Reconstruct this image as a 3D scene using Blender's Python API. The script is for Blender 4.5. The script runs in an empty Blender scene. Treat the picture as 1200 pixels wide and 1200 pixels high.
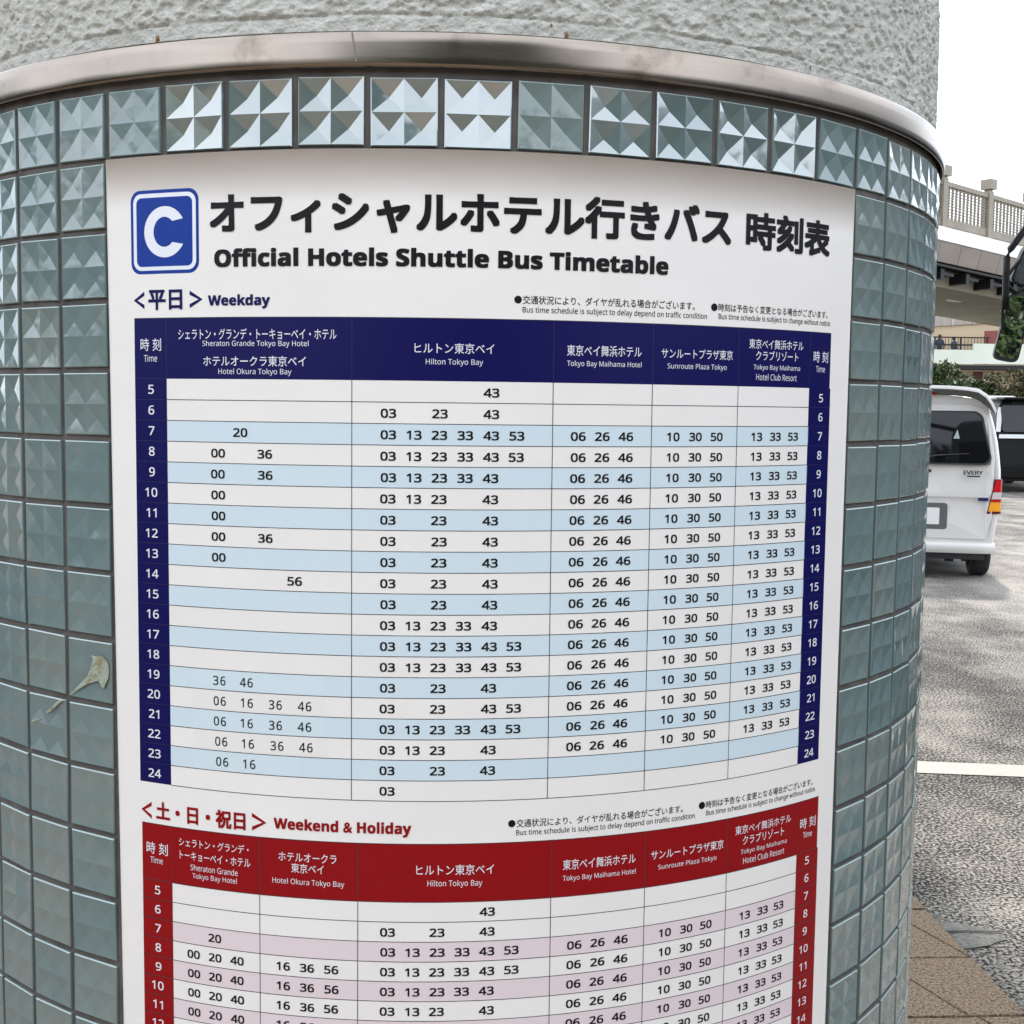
import bpy, bmesh, math, random
from mathutils import Vector, Matrix, noise
random.seed(7)
SC = bpy.context.scene
COL = SC.collection

# ------------------------------------------------------------------ camera
F, CYO = 1389.54, -14.08
PITCH, YAW, ROLL = -0.0788067, 0.0559081, 0.0117587
CAM = Vector((0, 0, 1.65))
cp, sp, cy_, sy_ = math.cos(PITCH), math.sin(PITCH), math.cos(YAW), math.sin(YAW)
fw = Vector((sy_*cp, cy_*cp, sp)); ri = Vector((cy_, -sy_, 0)); up = ri.cross(fw)
ri, up = math.cos(ROLL)*ri + math.sin(ROLL)*up, -math.sin(ROLL)*ri + math.cos(ROLL)*up
camd = bpy.data.cameras.new('camera'); camd.sensor_fit = 'HORIZONTAL'
camd.angle = 2*math.atan(600/F); camd.shift_y = CYO/1200
camd.clip_start = 0.05; camd.clip_end = 2000
camo = bpy.data.objects.new('camera', camd); COL.objects.link(camo)
camo.matrix_world = Matrix((( ri.x, up.x, -fw.x, CAM.x), (ri.y, up.y, -fw.y, CAM.y), (ri.z, up.z, -fw.z, CAM.z), (0,0,0,1)))
camd.dof.use_dof = False
SC.camera = camo
def project(p):
    d = Vector(p) - CAM; c = d.dot(fw)
    return (600 + F*d.dot(ri)/c, 600 + CYO - F*d.dot(up)/c) if c > 0.01 else (-9999, -9999)

# ------------------------------------------------------------------ world and sun
SUN_EL, SUN_AZ = math.radians(56), math.radians(16)      # azimuth from +Y towards +X
w = bpy.data.worlds.new('World'); SC.world = w; w.use_nodes = True
nt = w.node_tree; nt.nodes.clear()
out = nt.nodes.new('ShaderNodeOutputWorld'); bg = nt.nodes.new('ShaderNodeBackground')
sky = nt.nodes.new('ShaderNodeTexSky'); sky.sky_type = 'NISHITA'; sky.sun_disc = False
sky.sun_elevation = SUN_EL; sky.sun_rotation = SUN_AZ
tc = nt.nodes.new('ShaderNodeTexCoord'); nz = nt.nodes.new('ShaderNodeTexNoise')
nz.inputs['Scale'].default_value = 2.6; nz.inputs['Detail'].default_value = 6; nz.inputs['Roughness'].default_value = .55
mp = nt.nodes.new('ShaderNodeMapping'); mp.inputs['Scale'].default_value = (1, 1, 2.2)
rp = nt.nodes.new('ShaderNodeValToRGB')
rp.color_ramp.elements[0].position = .34; rp.color_ramp.elements[0].color = (.58, .64, .72, 1)
rp.color_ramp.elements[1].position = .66; rp.color_ramp.elements[1].color = (.93, .99, 1.07, 1)
sc_ = nt.nodes.new('ShaderNodeVectorMath'); sc_.operation = 'SCALE'; sc_.inputs['Scale'].default_value = 10.5
mx = nt.nodes.new('ShaderNodeMix'); mx.data_type = 'RGBA'; mx.inputs['Factor'].default_value = .88
L = nt.links.new
L(tc.outputs['Generated'], mp.inputs['Vector']); L(mp.outputs[0], nz.inputs['Vector']); L(nz.outputs['Fac'], rp.inputs[0])
L(rp.outputs[0], sc_.inputs[0]); L(sky.outputs[0], mx.inputs['A']); L(sc_.outputs[0], mx.inputs['B'])
L(mx.outputs['Result'], bg.inputs['Color']); bg.inputs['Strength'].default_value = .135; L(bg.outputs[0], out.inputs['Surface'])
sund = bpy.data.lights.new('sun', 'SUN'); sund.energy = 2.2; sund.angle = math.radians(3.0); sund.color = (1, .95, .88)
suno = bpy.data.objects.new('sun', sund); COL.objects.link(suno)
sdir = Vector((math.sin(SUN_AZ)*math.cos(SUN_EL), math.cos(SUN_AZ)*math.cos(SUN_EL), math.sin(SUN_EL)))
suno.rotation_euler = sdir.to_track_quat('Z', 'Y').to_euler()
vs = SC.view_settings; vs.view_transform = 'Standard'; vs.look = 'None'; vs.gamma = 1; vs.use_curve_mapping = False
vs.exposure = 1.26

# ------------------------------------------------------------------ helpers
def thing(name, label, cat, loc=(0,0,0), rot=(0,0,0), group=None):
    o = bpy.data.objects.new(name, None); COL.objects.link(o); o.location = loc; o.rotation_euler = rot
    o.empty_display_size = .1; o['label'] = label; o['category'] = cat
    if group: o['group'] = group
    return o
def tag(o, label, cat, group=None, kind=None):
    o['label'] = label; o['category'] = cat
    if group: o['group'] = group
    if kind: o['kind'] = kind
    return o
def struct(o): o['kind'] = 'structure'; return o
def link(name, me, parent=None):
    o = bpy.data.objects.new(name, me); COL.objects.link(o)
    if parent: o.parent = parent
    return o
def meshobj(name, verts, faces, m, parent=None, smooth=False, mats=None, mi=None, bevel=0, autos=None):
    me = bpy.data.meshes.new(name); me.from_pydata([tuple(v) for v in verts], [], faces); me.update()
    for q in (mats or [m]): me.materials.append(q)
    if mi: me.polygons.foreach_set('material_index', mi)
    if smooth: me.polygons.foreach_set('use_smooth', [True]*len(me.polygons))
    o = link(name, me, parent)
    if bevel:
        b = o.modifiers.new('bevel', 'BEVEL'); b.width = bevel; b.segments = 2; b.limit_method = 'ANGLE'; b.angle_limit = .6
    return o
class MB:
    def __init__(s): s.v = []; s.f = []
    def add(s, vs_, fs):
        n = len(s.v); s.v += [tuple(a) for a in vs_]; s.f += [tuple(i+n for i in f) for f in fs]; return s
    def box(s, x0, x1, y0, y1, z0, z1):
        return s.add([(x0,y0,z0),(x1,y0,z0),(x1,y1,z0),(x0,y1,z0),(x0,y0,z1),(x1,y0,z1),(x1,y1,z1),(x0,y1,z1)],
                     [(0,3,2,1),(4,5,6,7),(0,1,5,4),(1,2,6,5),(2,3,7,6),(3,0,4,7)])
    def obox(s, p, ax, ay, az):      # centre + half axes
        p = Vector(p); ax, ay, az = Vector(ax), Vector(ay), Vector(az)
        c = [p+ax*i+ay*j+az*k for k in (-1,1) for i, j in ((-1,-1),(1,-1),(1,1),(-1,1))]
        return s.add(c, [(0,3,2,1),(4,5,6,7),(0,1,5,4),(1,2,6,5),(2,3,7,6),(3,0,4,7)])
    def tube(s, pts, rad, n=8, caps=True):
        pts = [Vector(p) for p in pts]
        if not hasattr(rad, '__len__'): rad = [rad]*len(pts)
        rings = []
        for i, p in enumerate(pts):
            d = (pts[min(i+1, len(pts)-1)] - pts[max(i-1, 0)]).normalized()
            a = Vector((0,0,1)) if abs(d.z) < .9 else Vector((1,0,0))
            e1 = d.cross(a).normalized(); e2 = d.cross(e1)
            rings.append([p + (e1*math.cos(2*math.pi*k/n) + e2*math.sin(2*math.pi*k/n))*rad[i] for k in range(n)])
        vs_ = [q for r in rings for q in r]; fs = []
        for i in range(len(pts)-1):
            for k in range(n): fs.append((i*n+k, i*n+(k+1)%n, (i+1)*n+(k+1)%n, (i+1)*n+k))
        if caps: fs.append(tuple(range(n))); fs.append(tuple(range((len(pts)-1)*n, len(pts)*n))[::-1])
        return s.add(vs_, fs)
    def prism(s, poly, y0, y1):      # poly in (x,z), extruded along y
        n = len(poly); vs_ = [(x, y0, z) for x, z in poly] + [(x, y1, z) for x, z in poly]
        fs = [tuple(range(n)), tuple(range(n, 2*n))[::-1]] + [(i, i+n, (i+1)%n+n, (i+1)%n) for i in range(n)]
        return s.add(vs_, fs)
    def build(s, name, m, parent=None, **k):
        o = meshobj(name, s.v, s.f, m, parent, **k)
        bm = bmesh.new(); bm.from_mesh(o.data); bmesh.ops.recalc_face_normals(bm, faces=bm.faces); bm.to_mesh(o.data); bm.free()
        return o
def rrect(cx, cz, hw, hh, r, n=5):
    P = []
    for qx, qz, a0 in ((1,1,0),(-1,1,90),(-1,-1,180),(1,-1,270)):
        for k in range(n+1):
            a = math.radians(a0+90*k/n); P.append((cx+qx*(hw-r)+r*math.cos(a), cz+qz*(hh-r)+r*math.sin(a)))
    return P

# ------------------------------------------------------------------ materials
def mat(name, col=(.5,.5,.5), rough=.6, metal=0, spec=.5, coat=0):
    m = bpy.data.materials.new(name); m.use_nodes = True; b = m.node_tree.nodes['Principled BSDF']
    b.inputs['Base Color'].default_value = (*col, 1); b.inputs['Roughness'].default_value = rough
    b.inputs['Metallic'].default_value = metal; b.inputs['Specular IOR Level'].default_value = spec
    b.inputs['Coat Weight'].default_value = coat; b.inputs['Coat Roughness'].default_value = .03
    return m
def nn(m, t, **k):
    n = m.node_tree.nodes.new(t)
    for a, v in k.items():
        if a in ('noise_dimensions','operation','data_type','feature','blend_type','wave_type','bands_direction'): setattr(n, a, v)
        else: n.inputs[a.replace('_', ' ')].default_value = v
    return n
def ramp(m, stops):
    r = m.node_tree.nodes.new('ShaderNodeValToRGB'); e = r.color_ramp.elements
    while len(e) < len(stops): e.new(.5)
    for i, (p, c) in enumerate(stops):
        e[i].position = p; e[i].color = (*c, 1) if hasattr(c, '__len__') else (c, c, c, 1)
    return r
def lk(m, a, b): m.node_tree.links.new(a, b)
def noisy(m, stops, scale, detail=4, rough=.55, coord='Object', stretch=(1,1,1), bump=None, dist=.002, rough_rng=None):
    """colour from a noise ramp; optional (scale, strength) bump"""
    b = m.node_tree.nodes['Principled BSDF']
    t = nn(m, 'ShaderNodeTexCoord'); mpn = nn(m, 'ShaderNodeMapping', Scale=stretch); lk(m, t.outputs[coord], mpn.inputs[0])
    n = nn(m, 'ShaderNodeTexNoise', Scale=scale, Detail=detail, Roughness=rough); lk(m, mpn.outputs[0], n.inputs['Vector'])
    r = ramp(m, stops); lk(m, n.outputs['Fac'], r.inputs[0]); lk(m, r.outputs[0], b.inputs['Base Color'])
    if rough_rng:
        mr = nn(m, 'ShaderNodeMapRange'); mr.inputs['To Min'].default_value = rough_rng[0]; mr.inputs['To Max'].default_value = rough_rng[1]
        lk(m, n.outputs['Fac'], mr.inputs['Value']); lk(m, mr.outputs[0], b.inputs['Roughness'])
    if bump:
        n2 = nn(m, 'ShaderNodeTexNoise', Scale=bump[0], Detail=5); lk(m, mpn.outputs[0], n2.inputs['Vector'])
        bp = nn(m, 'ShaderNodeBump', Strength=bump[1], Distance=dist); lk(m, n2.outputs['Fac'], bp.inputs['Height']); lk(m, bp.outputs[0], b.inputs['Normal'])
    return m
M = {}
# pressed glass tile: clear faceted glass over a silvered grey green back
def glass_tile(nm, metal, ior, k):
    m = mat(nm, (.2,.27,.26), .07, metal, .5, .55 if ior < 2 else 1); m.node_tree.nodes['Principled BSDF'].inputs['Coat IOR'].default_value = ior; b = m.node_tree.nodes['Principled BSDF']
    oi = nn(m, 'ShaderNodeObjectInfo'); t = nn(m, 'ShaderNodeTexCoord')
    add = nn(m, 'ShaderNodeVectorMath', operation='ADD'); lk(m, t.outputs['Object'], add.inputs[0]); lk(m, oi.outputs['Location'], add.inputs[1])
    n = nn(m, 'ShaderNodeTexNoise', Scale=26, Detail=3); lk(m, add.outputs[0], n.inputs['Vector'])
    ma = nn(m, 'ShaderNodeMath', operation='MULTIPLY_ADD'); ma.inputs[1].default_value = .45; lk(m, oi.outputs['Random'], ma.inputs[0])
    m2 = nn(m, 'ShaderNodeMath', operation='MULTIPLY'); m2.inputs[1].default_value = .55; lk(m, n.outputs['Fac'], m2.inputs[0]); lk(m, m2.outputs[0], ma.inputs[2])
    r = ramp(m, [(.12, (.122*k,.180*k,.184*k)), (.45, (.148*k,.200*k,.197*k)), (.80, (.182*k,.218*k,.202*k))]); lk(m, ma.outputs[0], r.inputs[0]); lk(m, r.outputs[0], b.inputs['Base Color'])
    rr = nn(m, 'ShaderNodeMapRange'); rr.inputs['To Min'].default_value = .05; rr.inputs['To Max'].default_value = .2
    n3 = nn(m, 'ShaderNodeTexNoise', Scale=60, Detail=3); lk(m, add.outputs[0], n3.inputs['Vector']); lk(m, n3.outputs['Fac'], rr.inputs['Value']); lk(m, rr.outputs[0], b.inputs['Roughness'])
    n2 = nn(m, 'ShaderNodeTexNoise', Scale=55, Detail=2); lk(m, add.outputs[0], n2.inputs['Vector'])
    bp = nn(m, 'ShaderNodeBump', Strength=.35, Distance=.0015); lk(m, n2.outputs['Fac'], bp.inputs['Height']); lk(m, bp.outputs[0], b.inputs['Normal'])
    return m
M['glass'] = glass_tile('pressed_glass', .0, 1.62, 1.12); M['crisp'] = glass_tile('faceted_glass', .0, 2.5, 1.0)
M['rim'] = mat('edge_highlight', (.40,.48,.47), .4, .1)  # sky highlight along tile top edges, painted as a paler colour
M['grout'] = noisy(mat('grout', rough=.9), [(.3, (.075,.066,.061)), (.7, (.135,.122,.112))], 30, bump=(900,.5), dist=.0006)
M['stucco'] = noisy(mat('stucco', rough=.85, spec=.3), [(.25, (.43,.42,.375)), (.5, (.54,.53,.48)), (.75, (.61,.60,.55))], 14, 8, .7, bump=(330,1.0), dist=.0021)
def steel():
    m = mat('brushed_steel', (.55,.50,.47), .2, 1)
    b = m.node_tree.nodes['Principled BSDF']
    t = nn(m, 'ShaderNodeTexCoord'); s = nn(m, 'ShaderNodeMapping', Scale=(1,1,90)); lk(m, t.outputs['Object'], s.inputs[0])
    n = nn(m, 'ShaderNodeTexNoise', Scale=14, Detail=5); lk(m, s.outputs[0], n.inputs['Vector'])
    n2 = nn(m, 'ShaderNodeTexNoise', Scale=9, Detail=6, Roughness=.65); lk(m, t.outputs['Object'], n2.inputs['Vector'])
    r = ramp(m, [(.30, (.14,.108,.082)), (.44, (.27,.228,.192)), (.8, (.32,.275,.235))]); lk(m, n2.outputs['Fac'], r.inputs[0]); lk(m, r.outputs[0], b.inputs['Base Color'])
    rr = nn(m, 'ShaderNodeMapRange'); rr.inputs['To Min'].default_value = .14; rr.inputs['To Max'].default_value = .30
    lk(m, n.outputs['Fac'], rr.inputs['Value']); lk(m, rr.outputs[0], b.inputs['Roughness'])
    return m
M['steel'] = steel()
M['paper'] = noisy(mat('poster_paper', rough=.45, spec=.28), [(.3, (.86,.812,.77)), (.7, (.895,.85,.81))], 5, bump=(6,.5), dist=.006)
M['navy'] = mat('ink_navy', (.003,.003,.080),.4, 0, .22); M['royal'] = mat('ink_royal_blue', (.004,.038,.28),.4, 0, .22)
M['black'] = mat('ink_black', (.008,.007,.008), .45, 0, .2); M['red'] = mat('ink_red', (.28,.003,.006),.4, 0, .22)
M['pale_blue'] = mat('ink_pale_blue', (.655,.765,.82), .33); M['pale_pink'] = mat('ink_pale_pink', (.80,.67,.69), .33)
M['white_ink'] = mat('ink_white', (.78,.78,.82), .33); M['logo_white'] = mat('ink_logo_white', (.82,.83,.88), .33)
M['line'] = mat('ink_line', (.03,.03,.035), .4)
M['glue'] = noisy(mat('glue_remains', rough=.7), [(.35, (.27,.22,.12)), (.5, (.34,.37,.28)), (.7, (.40,.46,.39))], 90, bump=(300,.8))
def asphalt():
    m = mat('asphalt', rough=.9, spec=.25); b = m.node_tree.nodes['Principled BSDF']
    t = nn(m, 'ShaderNodeTexCoord')
    n1 = nn(m, 'ShaderNodeTexNoise', Scale=82, Detail=3, Roughness=.6); lk(m, t.outputs['Object'], n1.inputs['Vector'])
    s2 = nn(m, 'ShaderNodeMapping', Scale=(1, .8, 1), Location=(2.35, 1.4, 0)); lk(m, t.outputs['Object'], s2.inputs[0])
    n2 = nn(m, 'ShaderNodeTexNoise', Scale=1.9, Detail=9, Roughness=.7); lk(m, s2.outputs[0], n2.inputs['Vector'])
    n3 = nn(m, 'ShaderNodeTexNoise', Scale=.45, Detail=3); lk(m, s2.outputs[0], n3.inputs['Vector'])
    sm = nn(m, 'ShaderNodeMath', operation='MULTIPLY_ADD'); sm.inputs[1].default_value = .6; lk(m, n3.outputs['Fac'], sm.inputs[0]); lk(m, n2.outputs['Fac'], sm.inputs[2])
    # local wear moves the share of dark pores between pale worn stones
    mr = nn(m, 'ShaderNodeMapRange'); mr.inputs['From Min'].default_value = .60; mr.inputs['From Max'].default_value = 1.0
    mr.inputs['To Min'].default_value = .10; mr.inputs['To Max'].default_value = -.065; lk(m, sm.outputs[0], mr.inputs['Value'])
    ad = nn(m, 'ShaderNodeMath', operation='SUBTRACT'); lk(m, n1.outputs['Fac'], ad.inputs[0]); lk(m, mr.outputs[0], ad.inputs[1])
    r = ramp(m, [(.40, (.016,.014,.014)), (.45, (.065,.06,.056)), (.50, (.19,.176,.155)), (.60, (.33,.305,.265))]); lk(m, ad.outputs[0], r.inputs[0]); lk(m, r.outputs[0], b.inputs['Base Color'])
    bp = nn(m, 'ShaderNodeBump', Strength=.7, Distance=.004); lk(m, n1.outputs['Fac'], bp.inputs['Height']); lk(m, bp.outputs[0], b.inputs['Normal'])
    return m
M['asphalt'] = asphalt()
M['paver'] = noisy(mat('granite_paver', rough=.85, spec=.3), [(.37, (.075,.05,.033)), (.46, (.24,.170,.112)), (.62, (.33,.245,.167)), (.75, (.44,.36,.27))], 130, 3, .6, bump=(220,.5), dist=.002)
M['paver_bed'] = mat('paving_bed', (.05,.045,.04), .95)
M['mortar'] = noisy(mat('mortar_patch', rough=.9), [(.35, (.13,.125,.11)), (.65, (.25,.24,.21))], 90, bump=(300,.8))
M['roadpaint'] = noisy(mat('road_paint', rough=.6), [(.30, (.28,.26,.235)), (.42, (.30,.28,.245)), (.7, (.345,.32,.28))], 40, 6, .7, bump=(200,.4), dist=.001)
M['concrete'] = noisy(mat('concrete', rough=.85), [(.3, (.30,.285,.255)), (.7, (.42,.40,.365))], 2.5, 6)
M['beige_metal'] = noisy(mat('beige_painted_metal', rough=.5), [(.3, (.185,.155,.115)), (.7, (.24,.205,.155))], 3)
M['khaki'] = noisy(mat('khaki_soffit', rough=.8), [(.3, (.19,.175,.12)), (.7, (.25,.23,.165))], 1.2)
M['fascia'] = noisy(mat('white_fascia', rough=.6), [(.3, (.66,.635,.59)), (.7, (.76,.735,.69))], 1.0, 5)
M['clad'] = noisy(mat('grey_cladding', rough=.5), [(.3, (.47,.415,.385)), (.7, (.56,.50,.465))], .8)
M['dark'] = mat('dark_gap', (.015,.015,.017), .7); M['blackmetal'] = mat('black_steel', (.008,.008,.009), .45, 0, .25)
M['cream'] = noisy(mat('cream_render', rough=.85), [(.3, (.42,.32,.205)), (.7, (.49,.38,.255))], .5)
M['panel'] = noisy(mat('ribbed_concrete', rough=.85), [(.3, (.26,.22,.19)), (.7, (.36,.31,.27))], 1.2, 6, stretch=(6,1,.6))
M['mint'] = noisy(mat('mint_white_parapet', rough=.7), [(.3, (.48,.505,.42)), (.7, (.56,.59,.50))], .6)
M['brick_red'] = noisy(mat('red_wall', rough=.7), [(.3, (.14,.030,.022)), (.7, (.19,.045,.034))], 2)
M['panel_green'] = noisy(mat('grey_green_render', rough=.8), [(.3, (.16,.18,.16)), (.7, (.22,.24,.21))], .8)
M['maroon'] = mat('maroon_shutter', (.11,.03,.028), .6)
M['silver'] = mat('silver_paint', (.68,.655,.63), .42, .05, .5, .35)
M['blackpaint'] = mat('black_paint', (.004,.004,.004), .3, 0, .12, 0)
M['whitepaint'] = mat('white_paint', (.75,.75,.74), .3, 0, .5, .6)
M['tint'] = mat('tinted_glass', (.005,.005,.006), .03, 0, .38)
M['rubber'] = noisy(mat('tyre_rubber', rough=.8), [(.3, .012), (.7, .022)], 30)
M['trim'] = mat('black_trim', (.02,.02,.02), .45); M['grey_plastic'] = mat('grey_plastic', (.11,.11,.11), .5)
M['chrome'] = mat('chrome', (.75,.75,.76), .12, 1)
M['lens_red'] = mat('red_lens', (.55,.004,.008), .2, 0, .3, .15); M['lens_amber'] = mat('amber_lens', (.90,.36,.03), .2, 0, .3, .15)
M['lens_clear'] = mat('clear_lens', (.62,.55,.55), .12, 0, .6, 1)
M['plate_white'] = mat('plate_white', (.78,.78,.76), .5); M['plate_yellow'] = mat('plate_yellow', (.62,.52,.12), .5)
M['mirror'] = mat('mirror_glass', (.60,.64,.66), .015, 1)
M['bark'] = noisy(mat('bark', rough=.9), [(.3, (.09,.07,.05)), (.7, (.17,.14,.11))], 12)
def leafmat(name, a, b_):
    m = mat(name, a, .6, 0, .2)
    b = m.node_tree.nodes['Principled BSDF']; g = nn(m, 'ShaderNodeNewGeometry')
    r = ramp(m, [(0, a), (.6, b_), (1, tuple(min(1, c*1.2) for c in b_))]); lk(m, g.outputs['Random Per Island'], r.inputs[0]); lk(m, r.outputs[0], b.inputs['Base Color'])
    return m
M['leaf'] = leafmat('leaf_dark', (.018,.034,.012), (.050,.075,.024)); M['leaf2'] = leafmat('leaf_olive', (.030,.036,.014), (.085,.082,.036))
M['navycloth'] = mat('navy_cloth', (.022,.032,.055), .9); M['hair'] = mat('dark_hair', (.01,.008,.007), .6); M['skin'] = mat('skin', (.42,.26,.18), .6)
M['bluestripe'] = mat('blue_reflector', (.02,.03,.12), .2)

# ------------------------------------------------------------------ pillar geometry
PITCHX = .07; RC = 64*PITCHX/(2*math.pi); AXD = 1.8586633; U0 = 5.1000148; ZG = 1.8908674; PZ = .99467*.07
AX = Vector((0, AXD, 0))
def cyl(u, v, r):                       # u, v in mm on the surface; v downwards from the first grout line
    th = (u/70 - U0)/(RC/PITCHX)
    return (r*math.sin(th), AXD - r*math.cos(th), ZG - v/1000)
pillar = thing('tiled_pillar', 'round pillar clad in grey green glass tiles with steel band and stucco above', 'pillar', (0, AXD, 0))
R_TILE = RC - .0003; R_GROUT = RC - .0080
def lathe(name, prof, m, parent, n=256, smooth=True):
    vs_, fs = [], []
    for k in range(n):
        a = 2*math.pi*k/n
        for r, z in prof: vs_.append((r*math.sin(a), -r*math.cos(a), z))
    q = len(prof)
    for k in range(n):
        for j in range(q-1): fs.append((k*q+j, ((k+1)%n)*q+j, ((k+1)%n)*q+j+1, k*q+j+1))
    return meshobj(name, vs_, fs, m, parent, smooth)
lathe('grout_core', [(R_GROUT, -.02), (R_GROUT, ZG+.0805)], M['grout'], pillar)

# raised grout lattice between the tiles
GV, GF = [], []
ztop = ZG+.0805
for k in range(64):
    a = (k - U0)/(RC/PITCHX); da = .0048/RC; r = RC-.0030
    n0 = len(GV); q = 60
    for j in range(q+1):
        z = -.01+(ztop+.01)*j/q
        for s_ in (-1, 1): GV.append((r*math.sin(a+s_*da), -r*math.cos(a+s_*da), z))
    for j in range(q): GF.append((n0+2*j, n0+2*j+1, n0+2*j+3, n0+2*j+2))
for row in range(-1, 27):
    zc = ZG - row*PZ
    if row == -1: zc += .002
    r = RC-.0029; n0 = len(GV)
    for k in range(256):
        a = 2*math.pi*k/256
        for s_ in (-1, 1): GV.append((r*math.sin(a), -r*math.cos(a), zc+s_*.0049))
    for k in range(256): k2 = (k+1) % 256; GF.append((n0+2*k, n0+2*k2, n0+2*k2+1, n0+2*k+1))
meshobj('grout_joints', GV, GF, M['grout'], pillar)
def tile_mesh(seed):
    rnd = random.Random(seed); H = .0318; I = .0307; b0 = -.0078
    mode = rnd.random()
    if seed % 4 == 0: d = [rnd.uniform(.0046, .0058)]*4         # crisp deep facets
    elif mode < .4: d = [rnd.uniform(.0017, .0027)]*4
    else: d = [rnd.uniform(.0012, .0022)]*4
    d = [q*rnd.uniform(.85, 1.15) for q in d]
    sx, sz = rnd.uniform(-.0016, .0016), rnd.uniform(-.0016, .0016)
    # local frame: x tangent, y = INTO the pillar, z up
    v = [(-H, -b0, -H), (H, -b0, -H), (H, -b0, H), (-H, -b0, H),
         (-H, .0009, -H), (H, .0009, -H), (H, .0009, H), (-H, .0009, H),
         (-I, 0, -I), (I, 0, -I), (I, 0, I), (-I, 0, I)]
    f = []; mi = []
    for i in range(4):
        j = (i+1) % 4
        f.append((i, j, 4+j, 4+i)); mi.append(0); f.append((4+i, 4+j, 8+j, 8+i)); mi.append(1 if i in (2,) else 0)
    g = len(v)
    mid = .0002
    grid = {}
    for a in range(3):
        for b in range(3):
            y = 0 if (a in (0,2) and b in (0,2)) else mid
            if (a in (0,2) and b in (0,2)): grid[a,b] = {(0,0):8,(2,0):9,(2,2):10,(0,2):11}[a,b]
            else: grid[a,b] = len(v); v.append(((a-1)*I, y if a == 1 and b == 1 else 0, (b-1)*I))
    k = 0
    for a in range(2):
        for b in range(2):
            ap = len(v); v.append(((a-.5)*I+sx*rnd.uniform(.3,1), d[k], (b-.5)*I+sz*rnd.uniform(.3,1))); k += 1
            q = [grid[a,b], grid[a+1,b], grid[a+1,b+1], grid[a,b+1]]
            for i in range(4): f.append((q[i], q[(i+1)%4], ap)); mi.append(0)
    return v, f, mi
variants = []
for s in range(26):
    v, f, mi = tile_mesh(100+s)
    me = bpy.data.meshes.new('tile'); me.from_pydata(v, [], f); me.materials.append(M['crisp'] if s % 4 == 0 else M['glass']); me.materials.append(M['rim'])
    me.polygons.foreach_set('material_index', mi); me.update()
    variants.append((me, v, f, mi))
crisp = [i for i in range(26) if (100+i) % 4 == 0]; plain = [i for i in range(26) if i not in crisp]
camang = 0.0
SV, SF, SM = [], [], []
rt = random.Random(5)
ntile = 0
for row in range(0, 28):
    for c in range(64):
        u = (c + .5)*70; v = (row - .5)*PZ*1000                       # row 0 lies above the first grout line
        th = (u/70 - U0)/(RC/PITCHX)
        thn = math.atan2(math.sin(th), math.cos(th))
        if row >= 1 and 0 <= c < 12 and v < 1160: continue            # under the poster sheet
        zc = ZG - v/1000
        if zc - .032 < 0: continue
        pos = Vector((R_TILE*math.sin(th), -R_TILE*math.cos(th), zc))
        wp = pos + AX; px, py = project(wp)
        vis = abs(thn) < math.radians(72) and -45 < px < 1245 and -45 < py < 1245
        vi = rt.choice(plain)
        if row == 0 and 1 <= c <= 10 and c != 6: vi = rt.choice(crisp)
        rot = Matrix.Rotation(th, 4, 'Z') @ Matrix.Rotation(rt.gauss(0, .008), 4, 'X') @ Matrix.Rotation(rt.gauss(0, .008), 4, 'Z') @ Matrix.Rotation(rt.gauss(0,.006), 4, 'Y')
        mw = Matrix.Translation(pos + Vector((0,0,rt.gauss(0,.0004)))) @ rot
        if vis and ntile < 300:
            o = link('tile', variants[vi][0], pillar); o.matrix_local = mw; ntile += 1
        else:
            n0 = len(SV); me, vv, ff, mm = variants[vi]; mm = [2 if (q == 0 and vi % 4 == 0) else q for q in mm]
            SV += [tuple(mw @ Vector(p)) for p in vv]; SF += [tuple(i+n0 for i in q) for q in ff]; SM += mm
o = meshobj('tile_cladding', SV, SF, None, pillar, mats=[M['glass'], M['rim'], M['crisp']], mi=SM); o['kind'] = 'stuff'
print('tiles', ntile)
# steel band with a rolled lower lip
zb0, zb1 = ZG+.0745, ZG+.108
prof = [(R_GROUT-.002, zb0+.004), (RC+.001, zb0+.0035), (RC+.0020, zb0+.001), (RC+.0038, zb0), (RC+.0052, zb0+.0016), (RC+.0058, zb0+.004)]
prof += [(RC+.0058, zb0+.010), (RC+.0058, zb0+.022), (RC+.0055, zb1-.003), (RC+.0045, zb1-.0008), (RC+.003, zb1), (RC-.03, zb1+.0006)]
band = lathe('steel_band', prof, M['steel'], pillar, 320)
mb = MB()      # narrow weld seam in the band
u = 270
for k in range(8):
    za, zb = zb0+.004+k*.0034, zb0+.004+(k+1)*.0034
    ua, ub = u+k*-.5, u+(k+1)*-.5
    def cl(u, z, r): x, y, _ = cyl(u, 0, r); return (x, y-AXD, z)
    mb.add([cl(ua, za, RC+.0063), cl(ua+1.6, za, RC+.0063), cl(ub+1.6, zb, RC+.0063), cl(ub, zb, RC+.0063)], [(0,1,2,3)])
mb.build('band_seam', mat('weld_seam', (.22,.18,.16), .4, .8), pillar)
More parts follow.
